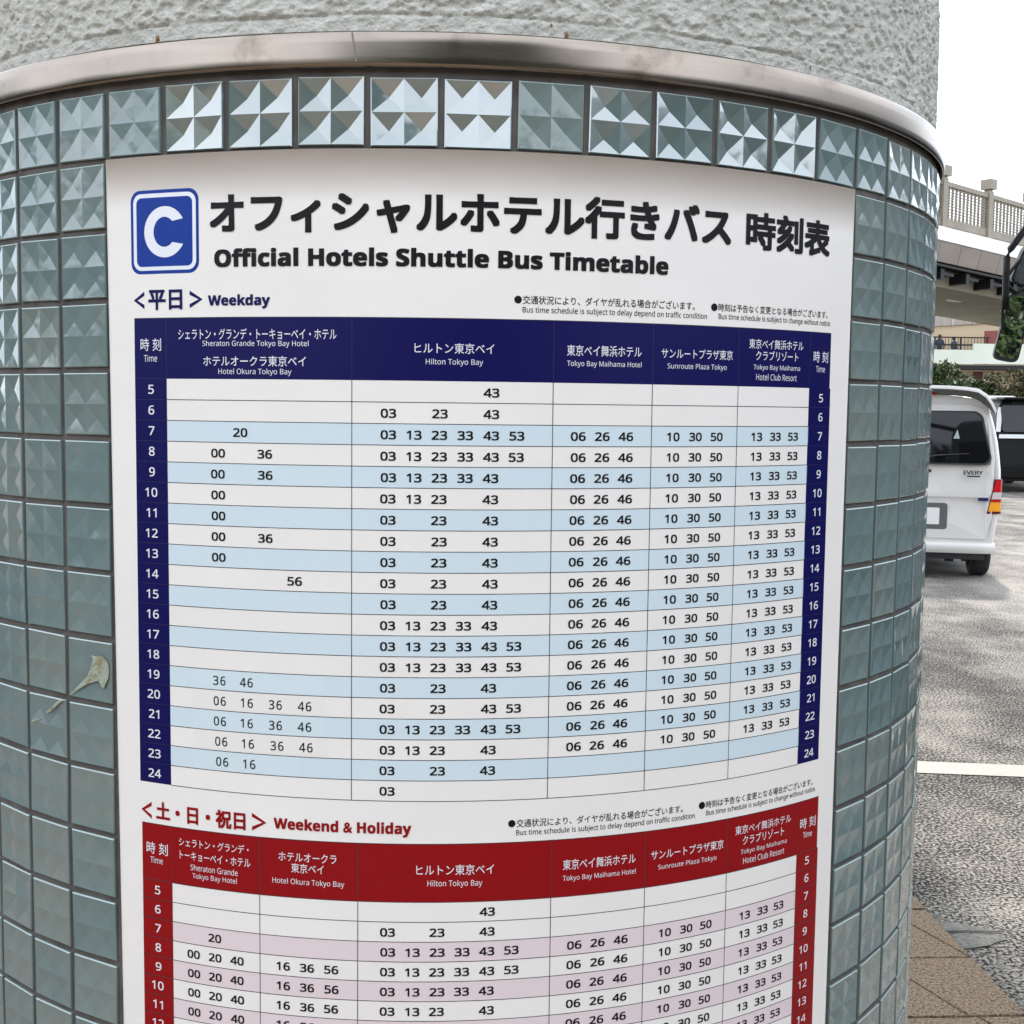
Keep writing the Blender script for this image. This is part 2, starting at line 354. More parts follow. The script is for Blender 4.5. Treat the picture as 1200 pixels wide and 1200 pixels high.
# stucco shaft: fine displaced skin where it is seen close, coarser above
def stucco_r(th, z):
    p = Vector((math.sin(th)*RC, math.cos(th)*RC, z))
    a = noise.fractal(p*105, .9, 2.1, 4) ; b = noise.noise(p*38 + Vector((7,3,1)))
    c = noise.noise(p*260)
    h = min(.62, max(0, a*1.6 + b*.6 + .2))*.0048 + c*.0009 + noise.noise(p*9)*.0012
    zc_ = zb1 + .0185 + noise.noise(Vector((th*6, 0, 5)))*.0022
    g = abs(z - zc_)
    if g < .0016 and noise.noise(Vector((th*14, 2, 8))) > -.22: h -= .0030*(1 - g/.0016)
    if z < zc_: h *= .55
    return .7026 + h
NT, NZ = 760, 110; T0, T1 = -1.32, 1.32
vs_, fs = [], []
for i in range(NT+1):
    th = T0 + (T1-T0)*i/NT
    for j in range(NZ+1):
        z = zb1 - .001 + .175*(j/NZ); r = stucco_r(th, z); vs_.append((r*math.sin(th), -r*math.cos(th), z))
for i in range(NT):
    for j in range(NZ): a = i*(NZ+1)+j; fs.append((a, a+NZ+1, a+NZ+2, a+1))
meshobj('stucco_skin', vs_, fs, M['stucco'], pillar, True)
lathe('stucco_shaft', [(.6985, zb1-.002), (.6985, zb1+.15), (.7035, zb1+.17), (.7035, 5.5)], M['stucco'], pillar, 128)
# rust bleeding on the stucco just above the band
for (u_, v_, s) in ((470, -113, .006), (62, -113.5, .005), (455,-121,.003), (760,-118,.003)):
    mb = MB(); P = []
    for k in range(12):
        a = 2*math.pi*k/12; rr = s*random.uniform(.5, 1.1); x, y, z = cyl(u_+1000*rr*math.cos(a)*.6, v_+1000*rr*math.sin(a), .7085); P.append((x, y-AXD, z))
    x, y, z = cyl(u_, v_, .7085+.0012); mb.add(P+[(x, y-AXD, z)], [(k, (k+1)%12, 12) for k in range(12)])
    mb.build('rust_spot', noisy(mat('rust', rough=.9), [(.3, (.16,.07,.02)), (.7, (.34,.24,.13))], 160), pillar)
# dried glue / torn tape across two tiles
def glue(pts, wd, h=.0007):
    vs_, fs = [], []
    rg = random.Random(3)
    for i, ((u, v), w_) in enumerate(zip(pts, wd)):
        a = pts[min(i+1, len(pts)-1)]; b = pts[max(i-1,0)]; dx, dy = a[0]-b[0], a[1]-b[1]; l = math.hypot(dx, dy); nx, ny = -dy/l, dx/l
        for s, hh in ((-1, .0004), (-.4, h*rg.uniform(.6,1.3)), (.35, h*rg.uniform(.5,1.2)), (1, .0004)):
            j = rg.uniform(.8, 1.2) if abs(s) == 1 else 1
            x, y, z = cyl(u+nx*w_*s*j, v+ny*w_*s*j, RC+hh+.0006); vs_.append((x, y-AXD, z))
    for i in range(len(pts)-1):
        for k in range(3): fs.append((i*4+k, i*4+k+1, i*4+k+5, i*4+k+4))
    meshobj('glue_remains', vs_, fs, M['glue'], pillar, True)
from math import *
def ginv(x, y, r=RC+.001):
    d = fw + ri*(x-600)/F + up*(600+CYO-y)/F
    a = d.x**2+d.y**2; b = -2*d.y*AXD; c = AXD**2 - r*r; t = (-b-sqrt(b*b-4*a*c))/(2*a); p = d*t
    return ((atan2(p.x, AXD-p.y)*RC/PITCHX+U0)*70, (ZG-CAM.z-p.z)*1000)
glue([ginv(*p) for p in ((82.5,814),(90,807),(97,802),(104,797),(110,791),(114,784),(116,777),(118,772))], [.8,1.6,2.2,4,7.5,9,8,4])
glue([ginv(*p) for p in ((108,768),(110,771),(114,773),(119,775),(123,779),(124,786),(122,793),(120,800),(121,806))], [.8,2.2,3.6,5,5,4.5,5,4.5,1.2])
glue([ginv(*p) for p in ((55,834.5),(60,831),(66,825),(71,821.5),(76,820.5))], [.8,1.6,1.6,1.4,.6])
glue([ginv(*p) for p in ((38,845),(42,843.5),(46,843))], [1,1.2,.5])

# ------------------------------------------------------------------ poster
poster = thing('timetable_poster', 'white shuttle bus timetable poster wrapped round the tiled pillar', 'poster', (0, AXD, 0))
R_P = .7160; R_B = R_P+.00006; R_L = R_P+.00012; R_S = R_P+.00018; R_T = R_P+.00024
def pc(u, v, r): x, y, z = cyl(u, v, r); return (x, y-AXD, z)
def patch(name, u0, u1, v0, v1, r, m, du=4.0, parent=poster):
    n = max(1, int(abs(u1-u0)/du)); vs_ = []; fs = []
    for i in range(n+1):
        u = u0+(u1-u0)*i/n; vs_ += [pc(u, v0, r), pc(u, v1, r)]
    for i in range(n): fs.append((2*i, 2*i+1, 2*i+3, 2*i+2))
    return meshobj(name, vs_, fs, m, parent, True)
def uvpoly(name, polys, r, m, parent=poster):       # polys of (u,v), small
    vs_, fs = [], []
    for P in polys: n = len(vs_); vs_ += [pc(u, v, r) for u, v in P]; fs.append(tuple(range(n, n+len(P))))
    return meshobj(name, vs_, fs, m, parent)
# sheet with thickness, gently tapering edges as hung
vs_, fs = [], []; NU, NV = 210, 24
def eL(v): return 1.8 + 7.2*min(1, v/900)
def eR(v): return 834.6 - 3.8*min(1, v/937)
for j in range(NV+1):
    v = 1189*j/NV
    for i in range(NU+1):
        u = eL(v) + (eR(v)-eL(v))*i/NU; vs_.append(pc(u, v, R_P))
for j in range(NV):
    for i in range(NU): a = j*(NU+1)+i; fs.append((a, a+1, a+NU+2, a+NU+1))
n0 = len(vs_); rim = [i for i in range(NU+1)] + [j*(NU+1)+NU for j in range(1, NV+1)] + [NV*(NU+1)+i for i in range(NU-1, -1, -1)] + [j*(NU+1) for j in range(NV-1, 0, -1)]
for k in rim:
    x, y, z = vs_[k]; s = (R_P-.0012)/R_P; vs_.append((x*s, y*s, z))
for k in range(len(rim)): k2 = (k+1) % len(rim); fs.append((rim[k], rim[k2], n0+k2, n0+k))
meshobj('sheet', vs_, fs, M['paper'], poster, False)
bpy.data.objects['sheet'].data.polygons.foreach_set('use_smooth', [i < NU*NV for i in range(len(fs))])

_tc = {}
def sans(s, b):        # upright sans letters of the wide fallback face, regular or bold
    r = ''
    for c in s:
        if 'A' <= c <= 'Z': r += chr((0x1D5D4 if b else 0x1D5A0)+ord(c)-65)
        elif 'a' <= c <= 'z': r += chr((0x1D5EE if b else 0x1D5BA)+ord(c)-97)
        elif '0' <= c <= '9': r += chr((0x1D7EC if b else 0x1D7E2)+ord(c)-48)
        else: r += c
    return r
def textmesh(s, off, res=3, spacing=1.0):
    # weight is added by overprinting shifted copies of the glyphs; off > .1 asks for the bold face
    key = (s, off, res, spacing)
    if key in _tc: return _tc[key]
    bold = off > .1; o2 = off-.1 if bold else off
    V, P = textmesh0(sans(s, bold), 0, res, spacing)
    V = [(x, y, 0) for x, y in V]
    if o2 > 0:
        V1, P1, n = [], [], len(V)
        sh = [(0,0),(1,0),(-1,0),(0,1),(0,-1)] + ([(1,1),(-1,1),(1,-1),(-1,-1)] if o2 >= .009 else [])
        for k, (a, b_) in enumerate(sh):
            V1 += [(x+a*o2, y+b_*o2, k) for x, y, _ in V]; P1 += [tuple(i+k*n for i in p) for p in P]
        V, P = V1, P1
    _tc[key] = (V, P); return V, P
def textmesh0(s, off, res=3, spacing=1.0):
    key = (s, off, res, spacing)
    if key in _tc: return _tc[key]
    c = bpy.data.curves.new('glyphs', 'FONT'); c.body = s; c.size = 1; c.offset = off; c.resolution_u = res; c.space_character = spacing; c.fill_mode = 'FRONT'
    o = bpy.data.objects.new('glyphs', c); COL.objects.link(o)
    me = bpy.data.meshes.new_from_object(o.evaluated_get(bpy.context.evaluated_depsgraph_get()))
    V = [(v.co.x, v.co.y) for v in me.vertices]; P = [tuple(p.vertices) for p in me.polygons]
    bpy.data.objects.remove(o); bpy.data.curves.remove(c); bpy.data.meshes.remove(me)
    _tc[key] = (V, P); return V, P
def placed(s, u0, u1, v0, v1, off=.0, res=3, spacing=1.0):
    V, P = textmesh(s, off, res, spacing)
    xa, xb = min(p[0] for p in V), max(p[0] for p in V); ya, yb = min(p[1] for p in V), max(p[1] for p in V)
    return [(u0+(x-xa)/(xb-xa)*(u1-u0), v1-(y-ya)/(yb-ya)*(v1-v0), k) for x, y, k in V], P
def textobj(name, items, m, r=R_T, parent=poster):
    vs_, fs = [], []
    for V, P in items:
        n = len(vs_); vs_ += [pc(u, v, r+k*.000008) for u, v, k in V]; fs += [tuple(i+n for i in p) for p in P]
    o = meshobj(name, vs_, fs, m, parent)
    return o
def T(name, s, u0, u1, v0, v1, m, off=0, res=3): return textobj(name, [placed(s, u0, u1, v0, v1, off, res)], m, R_T+(.00018 if 'title' in name or 'heading' in name else 0))

# logo
def ring_uv(u0, u1, v0, v1, r_, name, m, R):
    P = [(u, v) for u, v in rrect((u0+u1)/2, (v0+v1)/2, (u1-u0)/2, (v1-v0)/2, r_, 6)]
    # fan in vertical strips so that the patch follows the curve
    us = sorted(set([round(p[0], 3) for p in P] + [u0 + (u1-u0)*k/20 for k in range(1, 20)]))
    vs_, fs = [], []
    for u in us:
        du = max(0, abs(u-(u0+u1)/2) - ((u1-u0)/2-r_)); dv = r_ - sqrt(max(0, r_*r_-du*du)); vs_ += [pc(u, v0+dv, R), pc(u, v1-dv, R)]
    for i in range(len(us)-1): fs.append((2*i, 2*i+1, 2*i+3, 2*i+2))
    return meshobj(name, vs_, fs, m, poster)
ring_uv(32.8, 111.6, 33.0, 114.6, 11, 'logo_border', M['royal'], R_B)
ring_uv(36.0, 108.4, 36.4, 111.2, 9, 'logo_ground', M['logo_white'], R_L)
ring_uv(39.8, 104.6, 40.4, 107.4, 6, 'logo_panel', M['royal'], R_S)
def logo_c():
    vs_, fs = [], []; N = 44; cu, cv = 73.2, 74.0
    for i in range(N+1):
        t = i/N; ao = radians(30+300*t); ai = radians(44+272*t)
        vs_.append(pc(cu+24.0*cos(ao), cv-24.8*sin(ao), R_T)); vs_.append(pc(cu+12.6*cos(ai)-.4, cv-14.6*sin(ai), R_T))
    for i in range(N): fs.append((2*i, 2*i+1, 2*i+3, 2*i+2))
    return meshobj('logo_letter', vs_, fs, M['logo_white'], poster)
logo_c()
# headings
T('title_text', 'オフィシャルホテル行きバス', 123.5, 650.0, 38.4, 78.6, M['black'], .033, 5)
T('title_text', '時刻表', 668.5, 791.6, 39.8, 78.0, M['black'], .033, 5)
T('subtitle_text', 'Official Hotels Shuttle Bus Timetable', 128.2, 577.5, 92.0, 109.8, M['black'], .126, 5)
def chevron(u0, u1, v0, v1, right, m, wd=3.6):
    vm = (v0+v1)/2; a, b = (u1, u0) if not right else (u0, u1)
    w2 = wd*1.25 if not right else -wd*1.25
    P1 = [(a, v0), (a, v0+wd*1.15), (b+w2, vm), (b, vm)]; P2 = [(b, vm), (b+w2, vm), (a, v1-wd*1.15), (a, v1)]
    return uvpoly('angle_bracket', [P1, P2], R_T, m)
chevron(35.2, 48.2, 131.6, 148.8, False, M['navy']); chevron(100.8, 115.2, 131.6, 148.8, True, M['navy'])
T('heading_text', '平日', 53.0, 92.6, 130.2, 150.0, M['navy'], .028, 5)
T('heading_text', 'Weekday', 121.0, 186.0, 136.0, 149.6, M['navy'], .120, 5)
chevron(36.4, 49.4, 650.2, 668.2, False, M['red']); chevron(164.4, 179.9, 648.6, 666.8, True, M['red'])
T('heading_text', '土・日・祝日', 55.0, 157.5, 648.6, 667.6, M['red'], .034, 5)
T('heading_text', 'Weekend & Holiday', 187.4, 325.6, 650.9, 666.0, M['red'], .120, 5)
def disc(u, v, r_): return [(u+r_*cos(2*pi*k/20), v+r_*sin(2*pi*k/20)) for k in range(20)]
J1, E1 = '交通状況により、ダイヤが乱れる場合がございます。', 'Bus time schedule is subject to delay depend on traffic condition'
J2, E2 = '時刻は予告なく変更となる場合がございます。', 'Bus time schedule is subject to change without notice.'
for dv, ph in ((0, 0), (514.8, 1)):
    uvpoly('note_bullet', [disc(424.5, 138.8+dv, 3.7)], R_T, M['black']); uvpoly('note_bullet', [disc(631.6, 138.8+dv, 3.9)], R_T, M['black'])
    T('note_text', J1, 429.2, 608.5, 134.6+dv, 142.9+dv, M['black'], .008); T('note_text', E1, 429.0, 623.0, 145.2+dv, 152.6+dv, M['black'], .006)
    T('note_text', J2, 636.6, 791.6, 134.6+dv, 142.6+dv, M['black'], .008); T('note_text', E2, 637.0, 797.6, 144.6+dv, 152.0+dv, M['black'], .006)

def hdr(items):
    for s, u0, u1, v0, v1, jp in items: T('header_text', s, u0, u1, v0, v1, M['white_ink'], .005 if jp else 0)
ROWH = 20.6; TOPW = 217.6; ROWR = 20.42; TOPR = 732.0
# weekday table
patch('header_band', 35.4, 799.4, 157.8, TOPW, R_B, M['navy'])
patch('hour_band', 35.4, 73.6, TOPW, TOPW+20*ROWH, R_B, M['navy']); o = patch('hour_band', 765.0, 801.0, TOPW, TOPW+20*ROWH, R_B, M['navy'])
for k in range(2, 20, 2): patch('row_stripe', 73.6, 765.6, TOPW+k*ROWH, TOPW+(k+1)*ROWH, R_B, M['pale_blue'])
lines = []
def hline(v, u0, u1, wd=.75, m=None): lines.append((u0, u1, v-wd/2, v+wd/2, 4))
def vline(u, v0, v1, wd=.8): lines.append((u-wd/2, u+wd/2, v0, v1, 9))
for k in range(1, 21): hline(TOPW+k*ROWH, 73.6, 765.6)
for k in range(1, 20): hline(TOPW+k*ROWH, 35.4, 73.6, .35); hline(TOPW+k*ROWH, 765.6, 801, .35)
for u in (266.4, 460.0, 562.8, 663.8): vline(u, TOPW, TOPW+20*ROWH)
for u in (73.6, 266.4, 460.0, 562.8, 663.8, 765.2): vline(u, 157.8, TOPW, .4)
hline(TOPW, 35.4, 73.6, .35); hline(157.9, 35.4, 799.4, .8)
# weekend table
patch('header_band', 37.0, 803.8, 672.6, TOPR, R_B, M['red'])
patch('hour_band', 37.0, 73.6, TOPR, TOPR+20*ROWR, R_B, M['red']); patch('hour_band', 768.2, 805.4, TOPR, TOPR+20*ROWR, R_B, M['red'])
for k in range(2, 20, 2): patch('row_stripe', 73.6, 768.4, TOPR+k*ROWR, TOPR+(k+1)*ROWR, R_B, M['pale_pink'])
for k in range(0, 21): hline(TOPR+k*ROWR, 37.0, 805.4 if k < 20 else 768.4)
for u in (172.2, 272.9, 465.0, 565.8, 665.4): vline(u, 672.6, TOPR+20*ROWR)
for u in (73.6, 768.3): vline(u, 672.6, TOPR+20*ROWR, .4)
hline(672.8, 37.0, 803.8, .8)
vs_, fs = [], []
for (u0, u1, v0, v1, du) in lines:
    n = max(1, int((u1-u0)/du)); b = len(vs_)
    for i in range(n+1):
        u = u0+(u1-u0)*i/n; vs_ += [pc(u, v0, R_L), pc(u, v1, R_L)]
    for i in range(n): fs.append((b+2*i, b+2*i+1, b+2*i+3, b+2*i+2))
meshobj('table_lines', vs_, fs, M['line'], poster)
hdr([('時 刻', 42.9, 67.6, 177.6, 190.2, 1), ('Time', 46.8, 62.6, 194.0, 200.8, 0),
 ('シェラトン・グランデ・トーキョーベイ・ホテル', 87.6, 251.6, 168.6, 179.2, 1), ('Sheraton Grande Tokyo Bay Hotel', 114.5, 224.2, 180.2, 187.2, 0),
 ('ホテルオークラ東京ベイ', 115.2, 221.6, 195.0, 205.2, 1), ('Hotel Okura Tokyo Bay', 131.6, 207.2, 207.2, 214.4, 0),
 ('ヒルトン東京ベイ', 326.2, 402.2, 181.2, 191.4, 1), ('Hilton Tokyo Bay', 337.0, 391.6, 196.2, 203.4, 0),
 ('東京ベイ舞浜ホテル', 473.2, 550.2, 180.6, 191.4, 1), ('Tokyo Bay Maihama Hotel', 473.4, 550.4, 195.8, 202.6, 0),
 ('サンルートプラザ東京', 572.0, 655.8, 181.4, 191.4, 1), ('Sunroute Plaza Tokyo', 579.0, 648.6, 196.0, 203.0, 0),
 ('東京ベイ舞浜ホテル', 676.6, 753.8, 168.4, 178.6, 1), ('クラブリゾート', 686.0, 746.4, 180.2, 190.2, 1),
 ('Tokyo Bay Maihama', 683.2, 749.6, 194.6, 201.4, 0), ('Hotel Club Resort', 687.0, 744.8, 204.0, 210.8, 0),
 ('時 刻', 770.6, 795.0, 177.8, 190.0, 1), ('Time', 775.0, 790.0, 193.6, 200.4, 0)])
hdr([('時 刻', 42.4, 68.6, 692.2, 704.8, 1), ('Time', 47.0, 62.4, 707.6, 714.4, 0),
 ('シェラトン・グランデ・', 82.2, 160.6, 682.6, 691.6, 1), ('トーキョーベイ・ホテル', 83.0, 162.4, 696.2, 705.2, 1),
 ('Sheraton Grande', 95.6, 148.6, 709.0, 715.4, 0), ('Tokyo Bay Hotel', 97.6, 147.6, 718.0, 725.2, 0),
 ('ホテルオークラ', 192.2, 251.6, 685.8, 695.0, 1), ('東京ベイ', 205.4, 238.8, 696.6, 706.4, 1), ('Hotel Okura Tokyo Bay', 185.8, 259.4, 712.4, 720.0, 0),
 ('ヒルトン東京ベイ', 330.6, 407.4, 693.6, 704.4, 1), ('Hilton Tokyo Bay', 341.6, 395.8, 709.4, 717.4, 0),
 ('東京ベイ舞浜ホテル', 477.0, 555.0, 693.8, 704.6, 1), ('Tokyo Bay Maihama Hotel', 477.2, 555.2, 710.2, 717.2, 0),
 ('サンルートプラザ東京', 572.4, 660.4, 694.0, 704.0, 1), ('Sunroute Plaza Tokyo', 580.8, 651.8, 709.6, 716.4, 0),
 ('東京ベイ舞浜ホテル', 675.8, 757.2, 683.0, 692.8, 1), ('クラブリゾート', 686.4, 746.8, 695.0, 705.0, 1),
 ('Tokyo Bay Maihama', 683.8, 751.4, 709.6, 716.2, 0), ('Hotel Club Resort', 687.6, 747.8, 719.0, 726.0, 0),
 ('時 刻', 772.8, 799.4, 692.8, 704.8, 1), ('Time', 778.4, 793.8, 708.8, 715.8, 0)])
# numbers: one common scale from the digits 00
def number(s, uc, vc, wd, ht, off=.022, spacing=1.0):
    V0, _ = textmesh('00', off, 3, spacing); xa, xb = min(p[0] for p in V0), max(p[0] for p in V0); ya, yb = min(p[1] for p in V0), max(p[1] for p in V0)
    V, P = textmesh(s, off, 3, spacing); xm = (min(p[0] for p in V)+max(p[0] for p in V))/2
    if len(s) == 2 and 0: xm = (xa+xb)/2 if s[0] != '1' and s[1] != '1' else (xa+xb)/2 - (.02 if s[0] == '1' else 0)
    kx, ky = wd/(xb-xa), ht/(yb-ya)
    return [(uc+(x-xm)*kx, vc-(y-(ya+yb)/2)*ky, k) for x, y, k in V], P
def rowv(top, h, hour, dv=.4): return top+(hour-5+.5)*h+dv
ALL = ('03','13','23','33','43','53')
HX = dict(zip(ALL, (301.6, 326.2, 350.6, 375.2, 400.0, 424.8)))
def hil(hour, wk):
    t = {5: '43', 6: '03 23 43', 9: '03 13 23 33 43', 10: '03 13 23 43'}
    if wk: t.update({k: '03 23 43' for k in (11,12,13,14,15,19,23)}); t.update({16: '03 13 23 33 43', 20: '03 23 43 53', 22: '03 13 23 43', 24: '03'})
    else: t.update({k: '03 13 23 43' for k in (11,22)}); t.update({k: '03 23 43' for k in (12,13,14,15,19,23)}); t.update({16: '03 13 23 33 43', 24: '03'})
    return t.get(hour, ' '.join(ALL)).split()
jr = random.Random(11)
def col_times(name, entries, wd, ht, off=.024, sp=1.0):
    textobj(name, [number(s, u+jr.uniform(-.25,.25), v, wd, ht, off, sp) for s, u, v in entries], M['black'])
for wk, top, h in ((1, TOPW, ROWH), (0, TOPR, ROWR)):
    e = [(s, HX[s] + (0 if wk else 1.0), rowv(top, h, hr)) for hr in range(5, 25) for s in hil(hr, wk)]
    col_times('departure_times', e, 15.0, 8.9)
    mX = (486.0, 510.6, 535.0) if wk else (490.0, 515.0, 540.0); sX = (587.2, 613.0, 638.6) if wk else (590.4, 616.0, 640.6); cX = (690.0, 716.0, 742.2) if wk else (692.0, 717.6, 741.6)
    for X, names, wd in ((mX, ('06','26','46'), 15.2), (sX, ('10','30','50'), 14.8), (cX, ('13','33','53'), 15.4)):
        col_times('departure_times', [(s, X[i], rowv(top, h, hr)) for hr in range(7, 23) for i, s in enumerate(names)], wd, 8.8)
    uL, uR = (55.0, 785.0) if wk else (55.6, 786.4)
    for uc in (uL, uR):
        textobj('hour_numbers', [number(str(hr), uc - (1.2 if hr > 9 else 0), rowv(top, h, hr, .2), 15.2, 9.2, .012) for hr in range(5, 25)], M['white_ink'])
LW = {7: [('20', 154.2)], 8: [('00', 130.4), ('36', 180.0)], 9: [('00', 130.4), ('36', 180.0)], 10: [('00', 130.4)], 11: [('00', 130.4)], 12: [('00', 130.4), ('36', 180.0)], 13: [('00', 130.4)], 14: [('56', 209.8)]}
col_times('departure_times', [(s, u, rowv(TOPW, ROWH, hr)) for hr, l in LW.items() for s, u in l], 15.0, 8.8)
LN = {19: [('36', 130.0), ('46', 159.5)], 20: [('06', 130.2), ('16', 159.5), ('36', 189.8), ('46', 219.6)], 21: [('06', 130.2), ('16', 159.5), ('36', 189.8), ('46', 219.6)], 22: [('06', 131.6), ('16', 160.8), ('36', 191.0), ('46', 220.6)], 23: [('06', 132.4), ('16', 161.6)]}
col_times('departure_times', [(s, u, rowv(TOPW, ROWH, hr, .6)) for hr, l in LN.items() for s, u in l], 13.4, 9.4, .010, 1.18)
col_times('departure_times', [('20', 122.6, rowv(TOPR, ROWR, 7))] + [(s, u, rowv(TOPR, ROWR, hr)) for hr in range(8, 24) for s, u in (('00', 98.2), ('20', 122.8), ('40', 147.2))], 14.4, 8.8)
col_times('departure_times', [(s, u, rowv(TOPR, ROWR, hr)) for hr in range(8, 24) for s, u in (('16', 196.6), ('36', 221.4), ('56', 246.2))], 14.6, 8.8)
# correction stickers: faintly different patches over the first column, rows 19 to 23
for hr, u1 in ((19, 240), (20, 240), (21, 240), (22, 242), (23, 214)):
    k = hr-5; patch('correction_sticker', 100, u1, TOPW+k*ROWH+1.6, TOPW+(k+1)*ROWH-1.6, R_L-.00002, mat('sticker_blue', (.672,.778,.828), .33) if k % 2 == 0 else mat('sticker_white', (.862,.822,.785), .33))

# ------------------------------------------------------------------ ground
g = meshobj('road', [(-400,-400,0),(400,-400,0),(400,400,0),(-400,400,0)], [(0,1,2,3)], M['asphalt']); struct(g)
struct(meshobj('pavement', [(-12,-14,.004),(1.596,-14,.004),(1.596,14,.004),(-12,14,.004)], [(0,1,2,3)], M['paver_bed']))
pave = bpy.data.objects['pavement']
# granite slabs near the kerb line, each cut by a slanting saw joint
def slab(poly, z1=.016, z0=.005, g_=.0016, bev=.0025):
    cx = sum(p[0] for p in poly)/len(poly); cy = sum(p[1] for p in poly)/len(poly)
    def ins(k): 
        r = []
        for x, y in poly:
            l = hypot(x-cx, y-cy); r.append((cx+(x-cx)*(1-k/l), cy+(y-cy)*(1-k/l)))
        return r
    a, b = ins(g_), ins(g_+bev); n = len(poly)
    v = [(x, y, z0) for x, y in a] + [(x, y, z1-bev*.6) for x, y in a] + [(x, y, z1) for x, y in b]
    f = [tuple(range(2*n, 3*n))] + [(i, (i+1)%n, n+(i+1)%n, n+i) for i in range(n)] + [(n+i, n+(i+1)%n, 2*n+(i+1)%n, 2*n+i) for i in range(n)]
    return meshobj('paving_slab', v, f, M['paver'], pave)
ys = [3.365 + .342*k for k in range(-8, 9)]
KX = 1.588
for k in range(len(ys)-1):
    ya, yb = ys[k]+.004, ys[k+1]-.004
    b = 1.43 if (k % 2) == 1 else 1.587
    z = .016 + random.uniform(-.0012, .0012)
    slab([(b-.003, ya), (b-.135, yb), (.95, yb), (.95, ya)], z)
    slab([(b+.001, ya), (KX, ya), (KX, yb), (b-.131, yb)] if b < KX-.01 else [(b+.001, ya), (KX, yb), (b-.131, yb)], z+.0004)
# field of square slabs on the rest of the pavement
xs = [.945 - .60*i for i in range(0, 20)]
nsl = 0
for i in range(len(xs)-1):
    for j in range(-20, 14):
        y0 = j*.6; x1, x0 = xs[i], xs[i+1]
        if abs((x0+x1)/2) < .9 and abs(y0+.3-AXD) < .9: continue
        if nsl > 230 or (x0 < -7) or y0 < -7: continue
        slab([(x0+.002, y0+.002), (x1-.002, y0+.002), (x1-.002, y0+.598), (x0+.002, y0+.598)], .016+random.uniform(-.001,.001)); nsl += 1
# mortar patch and recessed crack where the kerb joint runs out into the road
struct(meshobj('mortar_strip', [(1.592,3.44,.004),(1.64,3.452,.004),(1.69,3.462,.004),(1.73,3.49,.004),(1.765,3.50,.004),(1.772,3.545,.004),(1.755,3.575,.004),(1.70,3.60,.004),(1.66,3.625,.004),(1.62,3.632,.004),(1.592,3.66,.004)], [tuple(range(11))], M['mortar']))
struct(MB().add([(1.592,3.548,.0085),(1.66,3.552,.0085),(1.78,3.543,.0085),(1.78,3.550,.0085),(1.66,3.561,.0085),(1.592,3.560,.0085)], [(0,1,2,3,4,5)]).build('road_crack', M['dark']))
# white bay line
struct(meshobj('bay_line', [(1.7,5.259,.004),(9.5,4.089,.004),(9.5,4.276,.004),(1.7,5.446,.004)], [(0,1,2,3)], M['roadpaint']))

# ------------------------------------------------------------------ deck carried by the pillar (overhead, gives the shade)
dk = thing('overhead_deck', 'concrete deck resting on top of the tiled pillar', 'deck', (0, 0, 5.5))
MB().box(-3.6, 2.64, .80, 12, 0, .5).build('slab', M['concrete'], dk)
MB().box(2.64, 2.76, .80, 12, -.1, .55).build('edge_beam', M['fascia'], dk)

# ------------------------------------------------------------------ small van
def vfun(half, lean):
    return half, lean
def vehicle_body(name, prof, secs, m, parent, lean=None):
    """prof: half outline (x,z) bottom to top; secs: (y, xscale, zscale_top) along the length"""
    vs_, fs = [], []; n = len(prof)*2-1
    full = prof + [(-x, z) for x, z in prof[::-1][1:]]
    full = full if prof[-1][0] == 0 else prof + [(-x, z) for x, z in prof[::-1]]
    n = len(full)
    for (y, sx, ztop) in secs:
        for x, z in full:
            z2 = min(z, ztop) if ztop else z
            ln = lean(z) if lean and y < 1.0 else 0
            vs_.append((x*sx, y+ln*(1-y), z2))
    for s in range(len(secs)-1):
        for k in range(n-1): fs.append((s*n+k, s*n+k+1, (s+1)*n+k+1, (s+1)*n+k))
        fs.append((s*n+n-1, s*n, (s+1)*n, (s+1)*n+n-1))
    fs.append(tuple(range(n))); fs.append(tuple(range((len(secs)-1)*n, len(secs)*n))[::-1])
    mb = MB().add(vs_, fs); return mb.build(name, m, parent, smooth=False)
def wheel(name, x, y, r, wd, parent, side=1):
    prof = [(r*.62, -wd/2), (r*.90, -wd/2), (r*.97, -wd/2+.015), (r, -wd/2+.04), (r, wd/2-.04), (r*.97, wd/2-.015), (r*.90, wd/2), (r*.62, wd/2)]
    vs_, fs = [], []; n = 28; q = len(prof)
    for k in range(n):
        a = 2*pi*k/n
        for rr, xx in prof: vs_.append((x+xx, y+rr*cos(a), r+rr*sin(a)))
    for k in range(n):
        for j in range(q): fs.append((k*q+j, ((k+1)%n)*q+j, ((k+1)%n)*q+(j+1)%q, k*q+(j+1)%q))
    w_ = MB().add(vs_, fs).build(name, M['rubber'], parent, smooth=True)
    mb = MB(); mb.tube([(x-wd*.30, y, r), (x+wd*.30, y, r)], r*.62, 20)
    rim = mb.build('rim', M['chrome'], w_)
    for dx in (-.03, -.01, .01, .03): pass
    return w_
def van_rear_y(z): return .02 + max(0, z-1.0)*.17 + max(0, .5-z)*-.02
van = thing('silver_van', 'small silver van seen from behind with raised roof spoiler and dark rear window', 'van', (4.705, 11.45, 0), (0, 0, -.28))
vp = [(.58,.26),(.665,.27),(.69,.36),(.715,.55),(.730,.72),(.7375,.95),(.733,1.08),(.722,1.20),(.703,1.35),(.672,1.50),(.645,1.60),(.615,1.68),(.565,1.735),(.47,1.78),(.35,1.80),(.15,1.815),(0,1.82)]
secs = [(0.0,.955,None),(.012,.975,None),(.035,.989,None),(.08,.997,None),(.16,1,None),(.9,1,None),(2.0,1,None),(2.6,.995,None),(2.75,.985,1.80),(3.05,.97,1.35),(3.25,.95,1.05),(3.33,.90,.85)]
